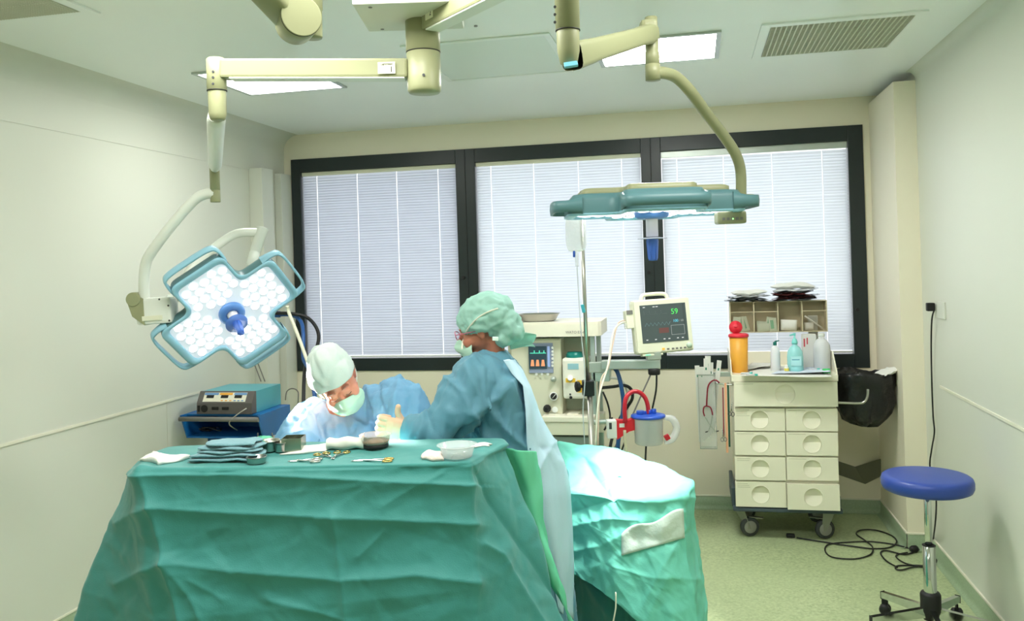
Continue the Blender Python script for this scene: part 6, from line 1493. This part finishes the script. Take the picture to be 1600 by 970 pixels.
# cut away what would cover face and neck
bm = bmesh.new(); bm.from_mesh(cp.data); Mi = HN.inverted(); kill = []
for v in bm.verts:
    l = Mi @ (v.co + nur.location)
    if l.z < -.012 + max(0, l.y) * .28 and l.y > -.03 or l.z < -.085: kill.append(v)
bmesh.ops.delete(bm, geom=kill, context='VERTS'); bm.to_mesh(cp.data); bm.free()
displace(cp, lambda A_: .022 * (facet(A_, .07, 95) - .45) + .012 * (vor_ridge(A_, .035, 96) - .45)); solidify(cp, .0015)
G = []
for j in range(21):
    v_ = j / 20; row = []
    for i in range(21):
        u = i / 20; x0, y0 = 790 + 8 * v_, 503 + 42 * v_; x1, y1 = 834 + 4 * math.sin(v_ * 7), 522 + 22 * v_
        row.append(P(x0 * (1 - u) + x1 * u, y0 * (1 - u) + y1 * u + 3 * math.sin(v_ * 9 + u * 3), 3.30 + .02 * math.sin(v_ * 8 + u * 4) + .03 * u))
    G.append(row)
g = MB(); g.grid(G); tl = g.build('cap_tail', mat('cap_tail_green', (170, 218, 204), .6, alpha=.8, transl=.3), nur, weld='no'); solidify(tl, .001)
MB().box(-.011, .011, -.008, .007, -.004, .004, camframe(P(774, 529, 3.17)) @ Matrix.Rotation(-.1, 4, 'Z'), bev=.003).build('cap_knot', mat('knot_pale', (214, 236, 226), .6), nur)
bvc = bvh_of(cp, nur); pts = []
for px, py in ((722, 545), (724, 530), (730, 516), (740, 503), (752, 493), (766, 486), (778, 482)):
    p = cast(bvc, px, py, 3.24); pts.append(p + (CAMPOS - p).normalized() * .006)
g = MB(); g.tube(pts, .0035, 8, sub=5, flat=.5); g.build('mask_strap', mat('strap_offwhite', (222, 224, 206), .6), nur)
mask_mesh(HN, nur)
gl = MB(); 
for s_ in (-1, 1):
    gl.tube([HN @ V((s_ * .032 + .024 * math.cos(a_), .108 - .006 * abs(math.cos(a_)), .006 + .017 * math.sin(a_))) for a_ in [2 * PI * i / 18 for i in range(18)]], .0018, 6, closed=True)
    gl.tube([HN @ V((s_ * .056, .102, .01)), HN @ V((s_ * .076, .06, .008)), HN @ V((s_ * .08, .0, .004))], .0018, 6)
gl.build('glasses', mat('pink_frame', (196, 96, 124), .3), nur)
# gloved hand, thumb up
w0 = P(637, 672, 3.17); kd = (P(604, 668, 3.15) - w0).normalized(); Mh_ = frame(w0, kd, None, -FW)
if (Mh_.to_3x3() @ V((0, 1, 0))).z < 0: Mh_ = Mh_ @ Matrix.Rotation(PI, 4, 'X') @ Matrix.Scale(-1, 4, (0, 0, 1))
g = MB(); add_hand(g, Mh_); g.tube([Mh_ @ V((-.045, 0, 0)), Mh_ @ V((-.01, 0, 0)), Mh_ @ V((0.0, 0, 0))], [.031, .03, .027], 18)
ho = g.build('glove', M_glove, nur); remesh(ho, .0026, 3)
cf = MB(); cf.tube([P(650, 671, 3.16), P(643, 671, 3.16), P(640, 671, 3.16)], [.036, .034, .032], 20); cf.build('cuff', M_gown, nur)
# ------------------------------------------------------------------ things on the instrument table
bvt = bvh_of(dr)
def TZ(px, py):
    """point of the draped table top seen at this pixel"""
    p = cast(bvt, px, py, 2.9); return p
def rest(p, r=.04):
    """height on which something of radius r centred over p would rest"""
    z = -9
    for dx, dy in ((0, 0), (r, 0), (-r, 0), (0, r), (0, -r), (r * .7, r * .7), (-r * .7, r * .7), (r * .7, -r * .7), (-r * .7, -r * .7)):
        h = bvt.ray_cast(V((p.x + dx, p.y + dy, 1.6)), V((0, 0, -1)))
        if h[0] is not None and h[0].z > .9: z = max(z, h[0].z)
    return z if z > 0 else p.z
def flat_cloth(pts, name, label, cat, m, h=.004, seed=1, layers=1, n=26, amp=.004, group=None, base=None, nrm=None):
    qs = [TZ(*p) if len(p) == 2 else V(p) for p in pts]; g = MB(); top = []; bot = []
    rr = np.random.RandomState(seed); ph = rr.rand(6) * 6
    for j in range(n + 1):
        r1, r2 = [], []
        for i in range(n + 1):
            u, v_ = i / n, j / n; e = min(1, 6 * min(u, 1 - u)) * min(1, 6 * min(v_, 1 - v_))
            p = (qs[0] * (1 - u) + qs[1] * u) * (1 - v_) + (qs[3] * (1 - u) + qs[2] * u) * v_
            w = .006 * math.sin(u * 9 + ph[0]) * (v_ in (0, 1)) ; 
            hit = bvt.ray_cast(V((p.x, p.y, 1.6)), V((0, 0, -1))); z0 = (hit[0].z if hit[0] is not None and hit[0].z > .9 else ZT) if base is None else base
            x = p.x + .006 * math.sin(v_ * 7 + ph[1]); y = p.y + .006 * math.sin(u * 8 + ph[2])
            a_ = amp * (.5 + .25 * math.sin(u * 7 + v_ * 4 + ph[3]) + .25 * math.sin(u * 3 - v_ * 9 + ph[4]))
            r1.append((x, y, z0 + .002 + h * (.25 + .75 * e ** .5) + a_)); r2.append((x, y, z0 + .0012))
        top.append(r1); bot.append(r2)
    g.grid(top); g.grid(bot, flip=True)
    g.grid([top[0], bot[0]]); g.grid([top[-1], bot[-1]], flip=True); g.grid([[r[0] for r in top], [r[0] for r in bot]], flip=True); g.grid([[r[-1] for r in top], [r[-1] for r in bot]])
    o = g.build(name, m, None); displace(o, lambda A_: .004 * (facet(A_, .05, seed) - .5) * (A_[:, 2] > ZT + .004)); return tag(o, label, cat, group)
flat_cloth([(218, 722), (250, 727), (300, 716), (240, 712)], 'paper_towel', 'crumpled white paper towel at the left end of the instrument table', 'paper', M_paper, .008, 3, amp=.014)
# stack of folded towels
tb_ = TZ(345, 722); z = rest(tb_, .07) + .001; Mt = Matrix.Translation((tb_.x, tb_.y + .045, 0)) @ Matrix.Rotation(YAW * .6, 4, 'Z')
for k in range(5):
    w, d = .125 - .010 * k + (.004 if k % 2 else 0), .062 - .003 * k; t = .0125; rr = np.random.RandomState(40 + k); ph = rr.rand(4) * 6; rows = []
    for j in range(17):
        a_ = PI * j / 16 - PI / 2; row = []
        for i in range(33):
            u = i / 32 * 2 - 1; row.append(None)
        rows.append(row)
    g = MB(); top = []; n_ = 40
    for j in range(25):   # rounded-edge slab
        v_ = j / 24; ring = []
        for i in range(n_ + 1):
            a_ = 2 * PI * (i % n_) / n_; c_, s_ = math.cos(a_), math.sin(a_); x = w * math.copysign(abs(c_) ** .35, c_); y = d * math.copysign(abs(s_) ** .35, s_)
            f = math.sin(PI * min(1, max(0, v_))) ** .3 if 0 < v_ < 1 else 0; 
            ring.append(Mt @ V((x * (.55 + .45 * f) + .008 * math.sin(y * 60 + ph[0]) + .006 * k, y * (.55 + .45 * f) + .006 * math.sin(x * 40 + ph[1]), z + t * v_ + .002 * math.sin(x * 50 + ph[2]) + .0015 * math.sin(y * 70 + ph[3]) )))
        top.append(ring)
    g.grid(top); c0 = Mt @ V((0, 0, z)); c1 = Mt @ V((.006 * k, 0, z + t))
    g.add([c1] + top[-1][:-1], [(0, i + 1, (i + 1) % n_ + 1) for i in range(n_)], 0, True)
    o = g.build('folded_towel', M_towel); displace(o, lambda A_, k=k: .007 * (facet(A_, .05, 60 + k) - .5))
    tag(o, ['lowest blue-grey folded towel in the stack', 'second blue-grey folded towel from the bottom', 'middle blue-grey folded towel of the stack', 'fourth blue-grey folded towel from the bottom', 'top blue-grey folded towel of the stack on the table'][k], 'towel', 'folded towels on the instrument table'); z += t - .0008
def cup(px, py, r, h, label, name='steel_cup', m=None, bulge=1.06):
    p = TZ(px, py); z = rest(p, r) + .0008; T = Matrix.Translation((p.x, p.y + r, z))
    g = MB(); g.lathe([(1e-5, 0), (r - .003, 0), (r, .003), (r * bulge, h - .002), (r * bulge + .003, h), (r * bulge + .0005, h), (r - .001, .004), (1e-5, .002)], 36, T)
    return tag(g.build(name, m or M_steel), label, 'cup')
cup(394, 727, .029, .022, 'small shallow steel cup in front of the towel stack')
cup(413, 709, .034, .036, 'leftmost steel cup behind the towel stack', 'steel_cup'); cup(436, 709, .024, .034, 'middle steel cup behind the towel stack', 'steel_cup')
p = TZ(452, 708); z = rest(p, .05) + .001; Mx_ = Matrix.Translation((p.x, p.y + .035, z)) @ Matrix.Rotation(YAW, 4, 'Z'); g = MB()
g.box(-.034, .034, -.035, .035, 0, .002, Mx_); 
for a_ in ((-.034, -.032, -.035, .035), (.032, .034, -.035, .035)): g.box(*a_, .002, .044, Mx_)
for a_ in ((-.032, .032, -.035, -.033), (-.032, .032, .033, .035)): g.box(*a_, .002, .044, Mx_)
tag(g.build('steel_box', mat('steel_greenish', (150, 160, 140), .25, .9)), 'rectangular steel box behind the cups near the surgeon sleeve', 'box')
flat_cloth([(352, 704), (405, 706), (436, 694), (372, 692)], 'green_cloth', 'emerald green folded cloth behind the towel stack', 'cloth', M_emer, .03, 9, amp=.012)
flat_cloth([(438, 712), (512, 706), (520, 696), (470, 698)], 'paper_sheet', 'flat white sheet left of the white tray pack on the table', 'paper', M_paper, .004, 12, amp=.005)
p = TZ(536, 706); z = rest(p, .05) + .002; Mx_ = Matrix.Translation((p.x, p.y + .02, z)) @ Matrix.Rotation(YAW, 4, 'Z'); g = MB()
G = [[(-.064 + .128 * i / 20, y + .002 * math.sin(i * .9), zz + .003 * math.sin(i * .5 + zz * 90)) for i in range(21)] for y, zz in ((-.004, 0), (-.010, .012), (-.008, .022), (-.002, .033), (.016, .034), (.05, .030), (.055, .0), (-.004, 0))]
g.grid(G, M=Mx_); o = g.build('white_tray_pack', mat('pack_white', (232, 236, 224), .5, transl=.1)); tag(o, 'white upright paper pack standing at the middle of the instrument table', 'pack')
p = TZ(582, 703); z = rest(p, .045) + .001; T = Matrix.Translation((p.x, p.y + .03, z)) @ Matrix.Diagonal((.86, .86, .8, 1))
bs = thing('specimen_basin', 'translucent plastic basin with brown contents on a black base beside the white pack', 'basin', T.translation)
MB().lathe([(1e-5, 0), (.05, 0), (.052, .004), (.052, .014), (1e-5, .014)], 36, T).build('black_base', M_black, bs)
MB().lathe([(1e-5, .0145), (.046, .0145), (.054, .024), (.056, .03), (1e-5, .03)], 36, T).build('brown_liquid', mat('iodine_brown', (172, 122, 84), .2, spec=.8), bs)
MB().lathe([(1e-5, .0142), (.05, .0142), (.0575, .024), (.060, .052), (.066, .054), (.066, .056), (.058, .056), (.056, .03)], 36, T).build('bowl', glassy('basin_clear', (226, 214, 204), .35), bs)
# clear bowl at the right front
p = TZ(712, 718); z = rest(p, .04) + .001; T = Matrix.Translation((p.x, p.y + .022, z)) @ Matrix.Diagonal((1, 1, .8, 1)); cb2 = thing('clear_bowl', 'clear plastic bowl with water at the right front of the instrument table', 'bowl', T.translation)
MB().lathe([(1e-5, 0), (.046, 0), (.049, .003), (.058, .046), (.067, .048), (.067, .051), (.056, .0505), (.047, .005), (1e-5, .003)], 44, T).build('bowl', glassy('bowl_clear', (236, 238, 238), .3), cb2)
MB().lathe([(1e-5, .0035), (.0465, .0035), (.052, .026), (1e-5, .026)], 40, T).build('water', glassy('water_clear', (216, 228, 232), .3, .02), cb2)
flat_cloth([(656, 719), (690, 721), (688, 712), (664, 711)], 'gauze_swab', 'pinkish white gauze beside the clear bowl', 'gauze', mat('gauze_pink', (240, 222, 212), .8, bump=.4, bscale=200), .012, 15, amp=.008)
flat_cloth([(738, 700), (766, 697), (768, 693), (742, 694)], 'white_strip', 'small white strip behind the clear bowl', 'paper', M_paper, .002, 16, amp=.003)
def clamp(px, py, ang, L, label, name, mh, lift=.002, spread=.1):
    p = TZ(px, py); z = rest(p, .03) + .003; Mq = Matrix.Translation((p.x, p.y, z)) @ Matrix.Rotation(ang, 4, 'Z'); t = thing(name, label, 'instrument', (p.x, p.y, z), 'ring-handled instruments on the table')
    for k in (-1, 1):
        c_ = V((-L * .42, k * .016, 0)); g = MB()
        g.tube([c_ + V((.015 * math.cos(a_), .0115 * math.sin(a_), 0)) for a_ in [2 * PI * i / 18 for i in range(18)]], .0026, 8, M=Mq, closed=True); g.build('finger_ring', mh, t)
        g = MB(); g.tube([(-L * .42 + .014, k * .013, 0), (-L * .1, k * .008, .001), (L * .18, 0, k * .0015), (L * .5, -k * .0015, 0)], [.0024, .0026, .0032, .0012], 8, M=Mq, sub=3); g.build('shank', M_chrome, t)
    g = MB(); g.cyl(Mq @ V((L * .18, 0, -.004)), Mq @ V((L * .18, 0, .005)), .003); g.build('pivot', M_chrome, t)
clamp(512, 714, -.75, .115, 'left gold-ringed needle holder leaning in front of the white pack', 'needle_holder', M_gold)
clamp(527, 713, -1.5, .11, 'right gold-ringed needle holder in front of the white pack', 'needle_holder', M_gold)
clamp(474, 721, PI + .25, .10, 'small steel clamp on the front edge of the table', 'clamp', M_steel)
clamp(580, 721, PI + .2, .13, 'gold-handled clamp lying flat on the front edge of the table', 'clamp', M_gold)
# seat of the leaning surgeon and a plain stool is hidden; nothing more is shown
